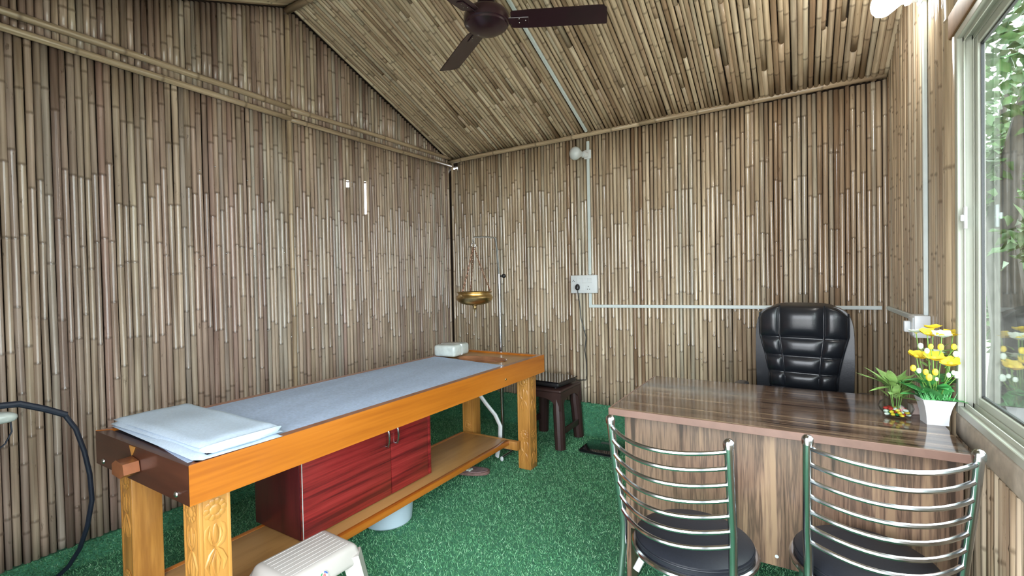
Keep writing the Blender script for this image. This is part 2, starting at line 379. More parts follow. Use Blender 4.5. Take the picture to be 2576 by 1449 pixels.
# front wall (behind the camera) -------------------------------------------------
mb = MB(); mb.box(XL-.07, DX0, YF-.06, YF, 0, roof_z(YF)+.02); mb.box(DX1, XR+.07, YF-.06, YF, 0, roof_z(YF)+.02); mb.box(DX0, DX1, YF-.06, YF, DZ1, roof_z(YF)+.02)
wf = struct(mb.build('wall_front', M['lintel']), 'front wall with the open doorway')
vf = variants(roof_z(YF)-.02, M['cane'], 6)
for u, d in spaced(XL, DX0) + spaced(DX1, XR):
    put_cane(rng.choice(vf), wf, (u, YF+.012, 0), (0,0,rng.uniform(0,6.28)), (d/(2*R0),)*2 + (1,))
# ceiling -------------------------------------------------------------------
SL = math.hypot(1, SLOPE); ANG = math.atan(SLOPE)
def slope_obj(name, ya, label):
    sg = 1 if ya > RIDGE_Y else -1; yo = ya + sg*.12
    mb = MB().prism([(RIDGE_Y, RIDGE_Z+.030), (yo, roof_z(yo)+.030), (yo, roof_z(yo)+.065), (RIDGE_Y, RIDGE_Z+.065)], XR-XL+.30, 'x', XL-.15)
    return struct(mb.build(name, M['backing']), label), sg
cb, sg = slope_obj('ceiling', YB, 'back roof slope lined with bamboo canes')
Lc = (YB-RIDGE_Y)*SL
for u, d in spaced(XL+.002, XR, .0285):
    s = d/(2*R0); br = rng.uniform(.15, .85)*Lc; cut = rng.random() < .8
    segs = ((0, br), (br+.002, Lc)) if cut else ((0, Lc),)
    for i, (a, b) in enumerate(segs):
        ox = rng.uniform(-.003,.003); dz = .014 - rng.uniform(0, .004)
        me = cane_mesh(b-a, R0*rng.uniform(.9,1.08), rng, sp=(.25,.42), mat=M['cane_roof'])
        y = RIDGE_Y + a/SL; put_cane(me, cb, (u+ox, y, roof_z(y)+dz), (-(math.pi/2)-ANG, 0, 0), (s, s, 1))
cf, sg = slope_obj('ceiling', YF, 'front roof slope lined with bamboo canes')
Lf = (RIDGE_Y-YF)*SL; vfr = variants(Lf, M['cane_roof'], 10)
for u, d in spaced(XL+.002, XR, .0285):
    put_cane(rng.choice(vfr), cf, (u, RIDGE_Y, RIDGE_Z+.012), (math.pi/2+ANG, 0, 0), (d/(2*R0),)*2 + (1,))
# nail heads
nail = MB().ball((0,0,0), .0042, 8, 5).build('nail', M['steel2'], wl); nail.location = (XL+.001, 2.62, 1.30)
def add_nail(p, par):
    o = nail.copy(); C.objects.link(o); o.parent = par; o.location = p
for _ in range(44): add_nail((XL+.001, rng.uniform(1.3, 3.45), rng.choice((.45, .95, 1.45, 1.95))+rng.uniform(-.06,.06)), wl)
for _ in range(34): add_nail((rng.uniform(XL+.1, XR-.05), YB-.001, rng.choice((.7, 1.3, 1.75, 2.2))+rng.uniform(-.06,.06)), wb)
# bamboo trims ---------------------------------------------------------------
def trim(name, a, b, r, label, sp=(.28,.45)):
    a, b = Vector(a), Vector(b); me = cane_mesh((b-a).length, r, rng, n=10, sp=sp, bow=.006, mat=M['pole'])
    o = bpy.data.objects.new(name, me); C.objects.link(o); o.location = a; o.rotation_euler = (b-a).to_track_quat('Z','Y').to_euler(); return struct(o, label)
trim('trim_1', (XL+.01, YB-.022, EAVE-.018), (-.98, YB-.02, EAVE+.012), .019, 'bamboo eave rail at the left of the back wall')
trim('trim_2', (-1.0, YB-.024, EAVE+.010), (XR-.005, YB-.022, EAVE+.018), .021, 'bamboo eave rail at the right of the back wall')
trim('trim_3', (XL+.016, YF, 2.420), (XL+.016, 1.885, 2.408), .017, 'upper bamboo band across the front half of the left wall')
trim('trim_4', (XL+.018, YF, 2.350), (XL+.018, 1.885, 2.340), .017, 'lower bamboo band across the front half of the left wall')
trim('trim_5', (XL+.016, 1.87, 2.400), (XL+.016, YB-.01, 2.418), .016, 'upper bamboo band across the back half of the left wall')
trim('trim_6', (XL+.018, 1.87, 2.330), (XL+.018, YB-.01, 2.352), .016, 'lower bamboo band across the back half of the left wall')
trim('trim_7', (XL+.004, 1.862, KL), (XL+.004, 1.872, RIDGE_Z-.06), .014, 'bamboo cover strip standing on the left wall under the ridge')
trim('trim_8', (XL, RIDGE_Y-.01, RIDGE_Z-.022), (XR, RIDGE_Y-.01, RIDGE_Z-.022), .026, 'bamboo ridge pole under the roof')

# floor: turf that runs up the walls ---------------------------------------------
mb = MB(); mb.box(XL-.06, XR+.06, YF-.1, YB+.03, -.05, 0); mb.box(XL-.03, XR+.02, YB-.004, YB+.03, 0, KB); mb.box(XL-.032, XL+.004, YF, YB, 0, KL)
fl = struct(mb.build('floor', M['turf_base']), 'green artificial turf floor turned up against the walls')
def blades():
    g = np.random.default_rng(3); n1, n2, n3 = 210000, 34000, 18000
    base = np.zeros((n1+n2+n3, 3)); up = np.zeros_like(base)
    base[:n1,0] = g.uniform(XL, XR, n1); base[:n1,1] = g.uniform(.15, YB-.005, n1); up[:n1,2] = 1
    s = slice(n1, n1+n2); base[s,0] = g.uniform(XL, XR, n2); base[s,1] = YB-.004; base[s,2] = g.uniform(0, KB+.002, n2); up[s,1] = -1; up[s,2] = .2
    s = slice(n1+n2, None); base[s,0] = XL+.004; base[s,1] = g.uniform(.3, YB, n3); base[s,2] = g.uniform(0, KL+.002, n3); up[s,0] = 1; up[s,2] = .2
    n = len(base); lean = g.normal(0, .75, (n,3)); lean[n1:] *= .6; d = up + lean; d[:n1,2] = np.abs(d[:n1,2])*.7 + .25
    d[n1:n1+n2,1] = -np.abs(d[n1:n1+n2,1]) - .1; d[n1+n2:,0] = np.abs(d[n1+n2:,0]) + .1
    d /= np.linalg.norm(d, axis=1)[:,None]; ln = g.uniform(.009, .019, n)[:,None]
    sd = np.cross(d, g.normal(0, 1, (n,3))); sd /= np.linalg.norm(sd, axis=1)[:,None]; wd = g.uniform(.0011, .0020, n)[:,None]
    v = np.empty((n,3,3)); v[:,0] = base - sd*wd; v[:,1] = base + sd*wd; v[:,2] = base + d*ln
    me = bpy.data.meshes.new('turf_blades'); me.vertices.add(n*3); me.vertices.foreach_set('co', v.reshape(-1).astype(np.float32))
    me.loops.add(n*3); me.loops.foreach_set('vertex_index', np.arange(n*3, dtype=np.int32))
    me.polygons.add(n); me.polygons.foreach_set('loop_start', np.arange(0, n*3, 3, dtype=np.int32)); me.polygons.foreach_set('loop_total', np.full(n, 3, dtype=np.int32))
    me.update(); A = me.attributes.new('rnd', 'FLOAT', 'POINT'); A.data.foreach_set('value', np.repeat(g.random(n), 3).astype(np.float32))
    me.materials.append(M['turf']); o = bpy.data.objects.new('turf_blades', me); C.objects.link(o); o.parent = fl; o['kind'] = 'stuff'
blades()

# ------------------------------------------------------------------ window
def mark(o, k='structure'): o['kind'] = k; return o
win = bpy.data.objects.new('window_1', None); C.objects.link(win); struct(win, 'cream aluminium sliding window beside the desk')
mb = MB(); fx0, fx1 = XR-.006, XR+.056
mb.rbox(fx0, fx1, WY1-.028, WY1, WZ0, WZ1, .002, 1); mb.rbox(fx0, fx1, WY0, WY0+.028, WZ0, WZ1, .002, 1)
mb.rbox(fx0, fx1, WY0+.028, WY1-.028, WZ0, WZ0+.026, .002, 1); mb.rbox(fx0, fx1, WY0+.028, WY1-.028, WZ1-.026, WZ1, .002, 1)
mb.build('frame', M['al'], win)
mb = MB()
for xx in (XR+.008, XR+.030):
    mb.box(xx, xx+.003, WY0+.028, WY1-.028, WZ0+.026, WZ0+.040); mb.box(xx, xx+.003, WY0+.028, WY1-.028, WZ1-.040, WZ1-.026); mb.box(xx, xx+.003, WY1-.040, WY1-.028, WZ0+.026, WZ1-.026)
mb.build('track', M['al'], win)
def sash(y0, y1, xx):
    z0, z1 = WZ0+.030, WZ1-.030; t = .036; mb = MB()
    mb.rbox(xx, xx+.018, y1-t, y1, z0, z1, .002, 1); mb.rbox(xx, xx+.018, y0, y0+t, z0, z1, .002, 1)
    mb.rbox(xx, xx+.018, y0+t, y1-t, z0, z0+t, .002, 1); mb.rbox(xx, xx+.018, y0+t, y1-t, z1-t, z1, .002, 1)
    s = mb.build('sash', M['al'], win); mb = MB(); q = .006
    mb.box(xx+.007, xx+.015, y1-t-q, y1-t, z0+t, z1-t); mb.box(xx+.007, xx+.015, y0+t, y0+t+q, z0+t, z1-t); mb.box(xx+.007, xx+.015, y0+t, y1-t, z0+t, z0+t+q); mb.box(xx+.007, xx+.015, y0+t, y1-t, z1-t-q, z1-t)
    mb.build('rubber_seal', M['black_pl'], s); MB().box(xx+.010, xx+.011, y0+t, y1-t, z0+t, z1-t).build('glass_pane', M['pane'], s)
sash(1.50, WY1-.030, XR+.034); sash(.90, 1.54, XR+.012); sash(WY0+.03, .94, XR+.034)
mb = MB().rbox(XR+.004, XR+.012, WY1-.058, WY1-.040, 1.40, 1.47, .002, 2); mb.rbox(XR-.004, XR+.005, WY1-.056, WY1-.046, 1.425, 1.445, .002, 1)
mb.build('latch', M['white_pl'], win)
struct(MB().rbox(XR-.004, XR+.048, WY0-.02, WY1+.02, WZ0-.085, WZ0-.001, .012, 3).build('trim_9', M['ledge']), 'plastered ledge under the window')
struct(MB().rbox(XR-.012, XR+.048, WY0-.02, WY1+.05, WZ1+.001, WZ1+.085, .006, 2).build('trim_10', M['lintel']), 'timber lintel over the window')

# ------------------------------------------------------------------ outdoors
struct(MB().grid(lambda u, v: (-30+60*u, -30+60*v, -.12 if not (abs(-30+60*u+1) < 3 and abs(-30+60*v-1.6) < 3) else -.3), 30, 30).build('ground', M['ground']), 'pale ground outside the hut, lightened to bounce daylight indoors')
def leaf_cloud(blobs, n, size, g):
    vs = []; fs = []
    for _ in range(n):
        c, r = g.choice(blobs); d = Vector((g.gauss(0,1), g.gauss(0,1), g.gauss(0,1))).normalized()*(g.random()**.5)
        p = Vector(c) + Vector((d.x*r[0], d.y*r[1], d.z*r[2])); a = Vector((g.gauss(0,1), g.gauss(0,1), g.gauss(0,.6)-.3)).normalized()
        b = a.cross(Vector((g.gauss(0,1), g.gauss(0,1), g.gauss(0,1)))).normalized(); L = size*g.uniform(.6,1.2); k = len(vs); nn = a.cross(b)*L*.15
        vs += [p, p + a*L*.45 + b*L*.26 + nn, p + a*L, p + a*L*.45 - b*L*.26 + nn]; fs += [(k, k+1, k+2), (k, k+2, k+3)]
    m = MB(); m.v = [tuple(v) for v in vs]; m.f = fs; return m
def tree(loc, trunk, blobs, n, size, label, seed):
    g = random.Random(seed); t = thing('tree', label, 'tree', loc, 0, 'trees outside the window')
    mb = MB()
    for pts, r in trunk: mb.tube(pts, r, 10)
    mb.build('trunk', M['bark'], t); o = leaf_cloud(blobs, n, size, g).build('foliage', M['foliage'], t, sharp=180); o['kind'] = 'stuff'
tree((1.62, 6.0, -.15), [([(0,0,0),(.03,0,.8),(-.05,.05,1.7),(.12,.1,2.6),(.32,.1,3.6),(.4,.1,4.6)], [.17,.14,.12,.11,.09,.05]), ([(.0,.03,1.9),(-.3,.2,2.7),(-.6,.2,3.6)], [.06,.045,.02])],
     [((-.25,-.1,3.2), (.6,.6,.9)), ((.5,.2,3.9), (.8,.8,.8)), ((.25,-.5,1.75), (.45,.4,.55)), ((-.2,.3,2.3), (.4,.4,.4)), ((.5,-.4,1.1), (.35,.4,.4))], 2600, .15, 'leafy tree with a grey trunk close behind the window glass', 1)
tree((3.35, 13.2, -.15), [([(0,0,0),(.1,0,1.5),(0,.1,3),(.2,0,5)], [.2,.17,.13,.06])],
     [((0,0,4), (1.6,1.6,1.5)), ((-1,-.5,2.4), (1.0,1.0,.9)), ((.8,.6,2.0), (1.0,1.0,1.1)), ((-.6,0,.9), (1.1,1,.9))], 2600, .24, 'farther bushy tree seen past the grey trunk', 2)
tree((2.1, 9.0, -.15), [([(0,0,0),(.1,0,.9),(0,.1,1.9)], [.06,.05,.03])],
     [((-.3,0,.9), (.75,.6,.8)), ((.5,.1,1.5), (.7,.6,.9)), ((-.1,.2,2.1), (.8,.6,.7))], 2600, .17, 'dense green bush filling the lower window view', 4)
tree((5.2, 2.5, -.15), [([(0,0,0),(.1,0,1.2),(0,.1,2.4),(.2,0,4)], [.16,.13,.1,.05])],
     [((0,0,3.4), (1.2,1.3,1.1)), ((-.3,-.5,2.4), (.7,.7,.6))], 1800, .2, 'round tree standing off to the right outside the window', 3)

# ------------------------------------------------------------------ massage table
TX0, TX1, TY0, TY1, TZ, TB = -2.126, -1.462, .638, 2.785, .763, .648
tb = thing('massage_table', 'honey coloured wooden massage table with carved legs and lower shelf', 'table', ((TX0+TX1)/2, (TY0+TY1)/2, 0))
O = Vector(tb.location)
def tp(mb, name, mat, parent=None, **k):
    mb.xf(Matrix.Translation(-O)); return mb.build(name, mat, parent or tb, **k)
T_ = .032
def rail(poly, name, mat, z0=TB, z1=TZ, **k): return tp(MB().prism(poly, z1-z0, 'z', z0), name, M[mat], **k)
for sx_ in (1, -1):
    xo, xi = (TX1, TX1-T_) if sx_ > 0 else (TX0, TX0+T_)
    o_ = rail([(xo, TY0), (xo, TY1), (xi, TY1-T_), (xi, TY0+T_)], 'side_rail', 'honey')
    tp(MB().prism([(xo-.001*sx_, TY0+.001), (xo-.001*sx_, TY1-.001), (xi, TY1-T_), (xi, TY0+T_)], .0012, 'z', TZ), 'rail_cap', M['spout'], label='darker stained rail edge')
rail([(TX0, TY0-.0005), (TX1-.0005, TY0-.0005), (TX1-T_-.0005, TY0+T_-.0005), (TX0+T_+.0005, TY0+T_-.0005)], 'end_board', 'maroon_end', TB, TZ-.001, label='dark end board with bolt heads')
rail([(TX0+.0005, TY1), (TX1-.0005, TY1), (TX1-T_-.0005, TY1-T_), (TX0+T_+.0005, TY1-T_)], 'end_board', 'honey', TB, TZ-.001)
tp(MB().box(TX0+.033, TX1-.033, TY0+.035, 2.36, TZ-.055, TZ-.030), 'bed_board', M['honey'])
tp(MB().rbox(TX0+.036, TX1-.036, TY0+.037, 2.36, TZ-.0295, TZ-.006, .006), 'pad', M['pad'])
# headboard with an oval recess: ring of quads between an outer rectangle and the ellipse
def head_board(mb, x0, x1, y0, y1, z, zt, ex, ey, rx, ry, n=32):
    ou, inn = [], []
    for k in range(n):
        a = 2*math.pi*k/n; c, s = math.cos(a), math.sin(a); t = min((x1-x0)/2/max(abs(c), 1e-6), (y1-y0)/2/max(abs(s), 1e-6))
        ou.append(((x0+x1)/2 + c*t, (y0+y1)/2 + s*t)); inn.append((ex + rx*c, ey + ry*s))
    vs = [(*p, zt) for p in ou] + [(*p, zt-.001) for p in inn] + [(*p, z) for p in inn] + [(*p, z) for p in ou]; fs = []
    for k in range(n):
        j = (k+1) % n
        for a, b in ((0,1),(1,2),(2,3),(3,0)): fs.append((a*n+k, a*n+j, b*n+j, b*n+k))
    return mb.add(vs, fs)
hb = tp(head_board(MB(), TX0+.033, TX1-.033, 2.362, TY1-.033, TZ-.055, TZ-.012, -1.79, 2.52, .19, .10), 'head_board', M['shelf'], label='pale wooden head end with oval recess')
mb = MB().lathe([(.001,-.048),(.7,-.046),(.92,-.03),(1.0,-.010),(1.03,-.009),(1.0,-.014),(.92,-.034),(.7,-.050),(.001,-.052)], 28, (-1.79, 2.52, TZ), .186, .097); mb.f = mb.f
tp(mb, 'basin', plain('copper_pan', (.50,.24,.13), .22, .6, .15, 14, .3), label='shiny copper coloured oval basin')
for yy, xx in ((TY0-.001, -2.058), (TY0-.001, -1.536)):
    tp(MB().ball((xx, yy-.001, .668), (.009, .006, .009), 10, 6), 'bolt', M['steel2'])
tp(MB().ball((TX1+.001, 2.30, .69), (.004,.007,.007), 8, 6), 'bolt', M['brass'])
# carved wooden spout on the near end
mb = MB().prism([(-1.858,.678),(-1.856,.712),(-1.825,.728),(-1.775,.722),(-1.768,.690),(-1.800,.674)], .042, 'y', TY0-.0445)
tp(mb, 'spout', M['spout'], label='red brown carved wooden drain spout')
tp(MB().prism([(-1.842,TZ-.004),(-1.826,TZ-.034),(-1.802,TZ-.004)], .030, 'y', TY0-.0035), 'drain_notch', M['honey_z'], label='pale notch cut in the end board')
LEG = .092
def carving(px, py, face):
    """raised flower, bud and leaf ornament on one face of a leg; local u across, v up, w out"""
    def put(mb, name, leg):
        if face == 'x': m = Matrix(((0,0,1,px),(1,0,0,py),(0,1,0,0),(0,0,0,1)))
        else: m = Matrix(((1,0,0,px),(0,0,-1,py),(0,1,0,0),(0,0,0,1)))
        mb.xf(Matrix.Diagonal((1,1,.55,1))); mb.xf(m); mb.xf(Matrix.Translation(-O)); return mb.build(name, M['honey_z'], leg)
    return put
def leg(x, y):
    o = tp(MB().rbox(x-LEG/2, x+LEG/2, y-LEG/2, y+LEG/2, .002, TB+.001, .003), 'leg', M['honey_z'])
    faces = [('x', x+LEG/2, y), ('y', x, y-LEG/2)] if x > -1.8 else [('y', x, y-LEG/2)]
    for fc, px, py in faces:
        put = carving(px, py, fc); h = LEG/2
        mb = MB(); 
        for s in (-1, 1): mb.rbox(s*(h-.006)-.005, s*(h-.006)+.005, .03, TB-.005, -.002, .003, .001, 1)
        put(mb, 'border_strip', o)
        for v0 in (.585, .235):
            mb = MB()
            for k in range(10):
                a = 2*math.pi*k/10; mb.ball((.024*math.cos(a), v0+.024*math.sin(a), .003), (.0105,.0105,.004), 8, 4)
            mb.lathe([(.0,.010),(.010,.010),(.015,.006),(.018,.002)], 14, (0, v0, 0)); 
            put(mb, 'carved_flower', o)
            mb = MB().ball((0, v0-.075, .001), (.009,.032,.0055), 10, 6)
            for s in (-1, 1):
                mb.tube([(s*.004, v0-.118, .0), (s*.020, v0-.108, .0), (s*.028, v0-.08, .0), (s*.024, v0-.055, .0), (s*.016, v0-.045, 0)], [.004,.008,.007,.006,.002], 6, flat=.6); mb.tube([(s*.010, v0-.105, 0), (s*.017, v0-.085, 0), (s*.015, v0-.062, 0)], [.002,.005,.002], 6)
                mb.tube([(s*.003, v0-.12, .0), (s*.014, v0-.135, .0), (s*.027, v0-.165, .0), (s*.02, v0-.195, 0)], [.004,.008,.007,.002], 6); mb.tube([(0, v0-.125, 0), (s*.008, v0-.16, 0), (s*.004, v0-.20, 0)], [.003,.006,.002], 6)
            put(mb, 'carved_leaf', o)
LX1, LX0, LY0, LY1 = TX1-.112, TX0+.088, .735, 2.735
for x in (LX0, LX1):
    for y in (LY0, LY1): leg(x, y)
tp(MB().rbox(-2.03, -1.68, .78, 2.625, .176, .200, .003), 'shelf', M['shelf'])
tp(MB().rbox(-1.682, -1.655, .78, 2.632, .170, .201, .003), 'shelf_rail', M['honey'])
tp(MB().rbox(-2.055, -2.029, .78, 2.632, .170, .201, .003), 'shelf_rail', M['honey'])
for y in (.755, 2.650): tp(MB().rbox(-2.035, LX1-.02, y-.018, y+.018, .140, .196, .003), 'cross_bar', M['honey_z'])
mb = MB().tube([(-1.90,2.50,.655),(-1.875,2.60,.50),(-1.84,2.64,.42),(-1.80,2.685,.34),(-1.775,2.71,.26),(-1.785,2.720,.16),(-1.815,2.722,.035)], .019, 10, flat=.6)
tp(mb, 'drain_hose', M['white_pl'], label='white flexible drain hose under the basin')
# linen
def cloth(name, mat, x0, x1, y0, y1, z, th, label, cat, skew=0, wr=.0025, nu=24, nv=40, seed=1):
    g = random.Random(seed); ph = [g.uniform(0, 6) for _ in range(6)]
    def fn(top):
        def f(u, v):
            x = x0+(x1-x0)*u + skew*(v-.5)*0; y = y0+(y1-y0)*v + skew*(u-.5) + .006*math.sin(5*u+ph[0])
            h = wr*(math.sin(9*u+ph[1]+3*v) + math.sin(14*v+ph[2]-4*u) + .6*math.sin(23*u+17*v+ph[3]))/2
            e = min(u, 1-u, v, 1-v)*12; e = min(1, e)
            return (x, y, z + (th + h*e if top else 0))
        return f
    mb = MB().grid(fn(True), nu, nv).grid(fn(False), nu, nv); n = (nu+1)*(nv+1)
    rim = [i for i in range(nu+1)] + [(j+1)*(nu+1)-1 for j in range(1, nv+1)] + [nv*(nu+1)+i for i in range(nu-1, -1, -1)] + [j*(nu+1) for j in range(nv-1, 0, -1)]
    for a, b in zip(rim, rim[1:]+rim[:1]): mb.f.append((a, b, n+b, n+a))
    c = ((x0+x1)/2, (y0+y1)/2, z); mb.xf(Matrix.Translation(-Vector(c)))
    return tag(mb.build(name, mat, None, c, sharp=60), label, cat)
cloth('bed_sheet', M['sheet'], TX0+.034, TX1-.034, TY0+.05, 2.375, TZ-.0055, .006, 'pale blue grey sheet spread over the massage table', 'sheet', -.07)
tw = thing('folded_towel', 'white folded towel lying on the near end of the massage table', 'towel', (-1.785, .80, TZ+.001))
def tlayer(k, y0, y1, x0, x1, z):
    n = 10
    def f(top):
        def q(u, v):
            x = x0 + (x1-x0)*u; y = y0+(y1-y0)*v; e = min(1, min(u,1-u)*14, min(v,1-v)*14)
            return (x, y, z + (.012*e**.5 + .002*math.sin(12*u+k) * e + .0015*math.sin(9*v+2*k)*e if top else 0))
        return q
    mb = MB().grid(f(True), 28, 16).grid(f(False), 28, 16)
    mb.build('fold', M['towel'], tw, rot=(0, 0, R((-2, 1.2, 0)[k])), sharp=60)
tlayer(0, -.130, .128, -.335, .325, 0.003); tlayer(1, -.118, .120, -.330, .318, .014); tlayer(2, -.112, .130, -.338, .300, .025)
mb = MB().tube([(.288,-.116,.024),(.300,-.104,.022),(.314,-.04,.026),(.318,.03,.026),(.308,.10,.024),(.296,.130,.026)], [.003,.012,.014,.014,.012,.003], 10); mb.build('rolled_edge', M['towel'], tw)
pw_ = thing('wrapped_pillow', 'small pale block pillow in clear wrap at the head of the massage table', 'pillow', (-2.03, 2.515, TZ), R(7))
MB().rbox(-.082, .082, -.10, .10, .001, .078, .018, 3).build('cushion', M['wrap'], pw_)
MB().rbox(-.0835, .0835, -.008, .008, .004, .0795, .006, 2).build('wrap_seam', M['white_pl'], pw_)

# cabinet on the shelf
cab = thing('red_cabinet', 'dark red two door cabinet standing on the table shelf', 'cabinet', (-1.92, 1.572, .2))
MB().rbox(-.175, .150, -.395, .395, .002, .440, .003).build('body', M['redwood_shaded'], cab)
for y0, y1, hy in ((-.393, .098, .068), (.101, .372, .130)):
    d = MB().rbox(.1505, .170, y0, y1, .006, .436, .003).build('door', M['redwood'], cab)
    MB().tube([(.170,hy,.345),(.183,hy,.342),(.190,hy,.325),(.193,hy,.300),(.190,hy,.275),(.183,hy,.258),(.170,hy,.255)], [.0062,.0056,.0045,.0052,.0045,.0056,.0062], 8).build('handle', M['steel'], d, label='curved chrome handle')
MB().rbox(.1505, .172, .374, .395, .006, .436, .004).build('corner_strip', M['redwood'], cab)
MB().box(.1695, .1712, -.3955, -.3925, .010, .436).build('chipped_edge', M['wrap'], cab, label='pale chipped edge')

# under the table
tub = thing('plastic_tub', 'round pale blue plastic tub on the turf under the table shelf', 'tub', (-1.885, 1.765, 0))
MB().lathe([(.001,.004),(.120,.004),(.127,.012),(.136,.108),(.142,.111),(.142,.115),(.134,.116),(.130,.108),(.121,.016),(.001,.012)], 36).build('bowl', M['tub'], tub)
mb = MB()
for a, b, s in ((.03,.02,.03),(-.04,.03,.035),(.0,-.05,.03),(.05,-.03,.024),(-.05,-.02,.028)): mb.ball((a, b, .085), (s, s*.8, .02), 8, 6, 1.4)
mb.build('crumpled_tissue', M['towel'], tub)
slp = thing('slipper', 'brown oval slipper with a white rosette beside the table shelf', 'slipper', (-1.850, 2.455, .012), R(24))
mb = MB(); 
def sole(u): return .048 + .010*math.cos(u)
pr = []
for k in range(28):
    a = 2*math.pi*k/28; pr.append((.13*math.cos(a), sole(a)*math.sin(a)*1.1))
MB().prism(pr, .018).build('sole', M['slipper'], slp)
MB().prism([(x*.9, y*.86) for x, y in pr], .003, 'z', .018).build('insole', plain('pinkish_insole', (.30,.20,.20), .7, 0, .25, 40), slp)
mb = MB()
for k in range(9): mb.ball((.0+.016*math.cos(k*.7)*(.4+.6*(k%2)), -.018+.016*math.sin(k*.7)*(.4+.6*(k%2)), .026), (.009,.009,.006), 8, 5)
mb.build('rosette', M['petal_w'], slp, label='white rosette')

# ------------------------------------------------------------------ drip stand and hanging bowl
ds = thing('drip_stand', 'chrome drip stand behind the head of the massage table', 'stand', (-1.87, 2.885, 0))
MB().tube([(.09,-.155,.03),(.09,.14,.03)], .010, 10).build('foot_bar', M['steel2'], ds); MB().tube([(-.12,-.02,.03),(-.12,.14,.03)], .010, 10).build('foot_bar', M['steel2'], ds)
MB().tube([(-.12,.005,.03),(.09,.005,.03)], .009, 10).build('cross_tube', M['steel2'], ds)
for x, y in ((.09,-.155),(.09,.14),(-.12,.14),(-.12,-.02)): 
    MB().ball((x, y, .022), (.014,.010,.018), 10, 6).build('end_cap', M['white_pl'], ds)
MB().tube([(0,.005,.03),(0,0,.76),(0,-.007,1.312)], .0125, 12).build('pole', M['steel'], ds)
MB().tube([(0,-.007,1.30),(0,-.030,1.50),(0,-.045,1.578)], .0075, 10).build('extension_rod', M['steel'], ds)
mb = MB().tube([(.012,-.007,1.297),(.034,-.007,1.297)], .006, 8); mb.ball((.042,-.007,1.297), .016, 10, 8); mb.build('clamp_knob', M['black_pl'], ds)
MB().tube([(0,-.040,1.572),(0,-.17,1.573),(0,-.312,1.560)], .006, 8).build('arm', M['steel2'], ds)
MB().tube([(0,-.305,1.560),(0,-.32,1.552),(0,-.322,1.535),(0,-.312,1.525)], .003, 6).build('hook', M['steel2'], ds)
hbw = thing('hanging_bowl', 'brass oil bowl hanging on chains from the drip stand', 'bowl', (-1.87, 2.572, 1.10))
MB().lathe([(.001,.004),(.055,.005),(.090,.016),(.111,.034),(.117,.050),(.112,.064),(.103,.071),(.102,.077),(.109,.083),(.114,.088),(.108,.089),(.099,.081),(.097,.070),(.106,.060),(.110,.050),(.104,.036),(.085,.022),(.055,.012),(.001,.012)], 36).xf(Matrix.Diagonal((1.06,1.06,1.05,1))).build('bowl', M['brass'], hbw)
MB().lathe([(.001,-.052),(.0035,-.050),(.006,-.030),(.014,-.014),(.012,-.006),(.020,.004),(.022,.012),(.001,.013)], 14).build('nozzle', M['brass'], hbw)
mb = MB()
for k in range(24):
    pass
mb.tube([(.017*math.cos(t*.524), 0, .405+.017*math.sin(t*.524)) for t in range(12)], .0022, 6, closed=True); mb.build('ring', M['steel2'], hbw)
def chain(a, b):
    a, b = Vector(a), Vector(b); n = int((b-a).length/.0135); mb = MB(); dr = (b-a).normalized(); q = dr.to_track_quat('Z','Y')
    for i in range(n):
        c = a + (b-a)*((i+.5)/n) + Vector((0,0,-.012*math.sin(math.pi*(i+.5)/n))); tw_ = 0 if i % 2 else math.pi/2; pts = []
        for k in range(8):
            t = 2*math.pi*k/8; v = Vector((.0042*math.cos(t), 0, .0098*math.sin(t))); v.rotate(Matrix.Rotation(tw_, 3, 'Z')); v.rotate(q); pts.append(c+v)
        mb.tube(pts, .0021, 4, closed=True)
    return mb
for a in (R(20), R(140), R(260)):
    chain((.112*math.cos(a), .112*math.sin(a), .092), (.004*math.cos(a), .004*math.sin(a), .392)).build('chain', M['copper_chain'], hbw)
# ------------------------------------------------------------------ plastic stool, cooktop, scale
st = thing('plastic_stool', 'dark brown plastic stool standing against the back wall', 'stool', (-1.672, 3.285, 0))
MB().rbox(-.178, .178, -.190, .190, .425, .450, .012, 3).build('seat', M['brown_pl'], st)
mb = MB()
for s in (-1, 1):
    for ax in (0, 1):
        n = 12; hw = (.176, .188)[ax]; of = (.180, .168)[ax]; pts = []
        top = [(-hw, .428), (hw, .428)]; arch = []
        for k in range(n+1):
            t = math.pi*k/n; arch.append(((hw-.052)*math.cos(t)*1.0, .30 + .085*math.sin(t)**.6 if 0 < k < n else .30))
        poly = top + [(hw+.006, .30)] + arch + [(-hw-.006, .30)]
        if ax: mb.prism(poly, .012, 'x', s*of - .006)
        else: mb.prism(poly, .012, 'y', s*of - .006)
mb.build('apron', M['brown_pl'], st)
for sx in (-1, 1):
    for sy in (-1, 1):
        mb = MB().tube([(sx*.134, sy*.146, .425), (sx*.140, sy*.152, .30), (sx*.145, sy*.157, .25), (sx*.158, sy*.170, .012)], [.036,.042,.043,.040], 12); mb.build('leg', M['brown_pl'], st, sharp=20)
mb = MB()
for sx in (-1, 1): MB().rbox(sx*.170-.008, sx*.170+.008, -.16, .16, .115, .160, .004).build('stretcher', M['brown_pl'], st)
ct = thing('induction_cooktop', 'black glass induction cooktop on the brown stool', 'cooktop', (-1.70, 3.27, .4505), R(-4))
MB().rbox(-.185, .185, -.135, .150, .010, .045, .012, 2).build('body', M['black_pl'], ct)
MB().rbox(-.192, .192, -.142, .157, .0455, .052, .002, 1).build('glass_top', M['black_glass'], ct)
for x in (-.14, .14):
    for y in (-.10, .11): MB().lathe([(.012,0),(.012,.011)], 10, (x, y, 0)).build('foot', M['black_pl'], ct)
o_ = Vector(ct.location); m_ = Matrix.Rotation(R(4), 4, 'Z') @ Matrix.Translation(-o_)
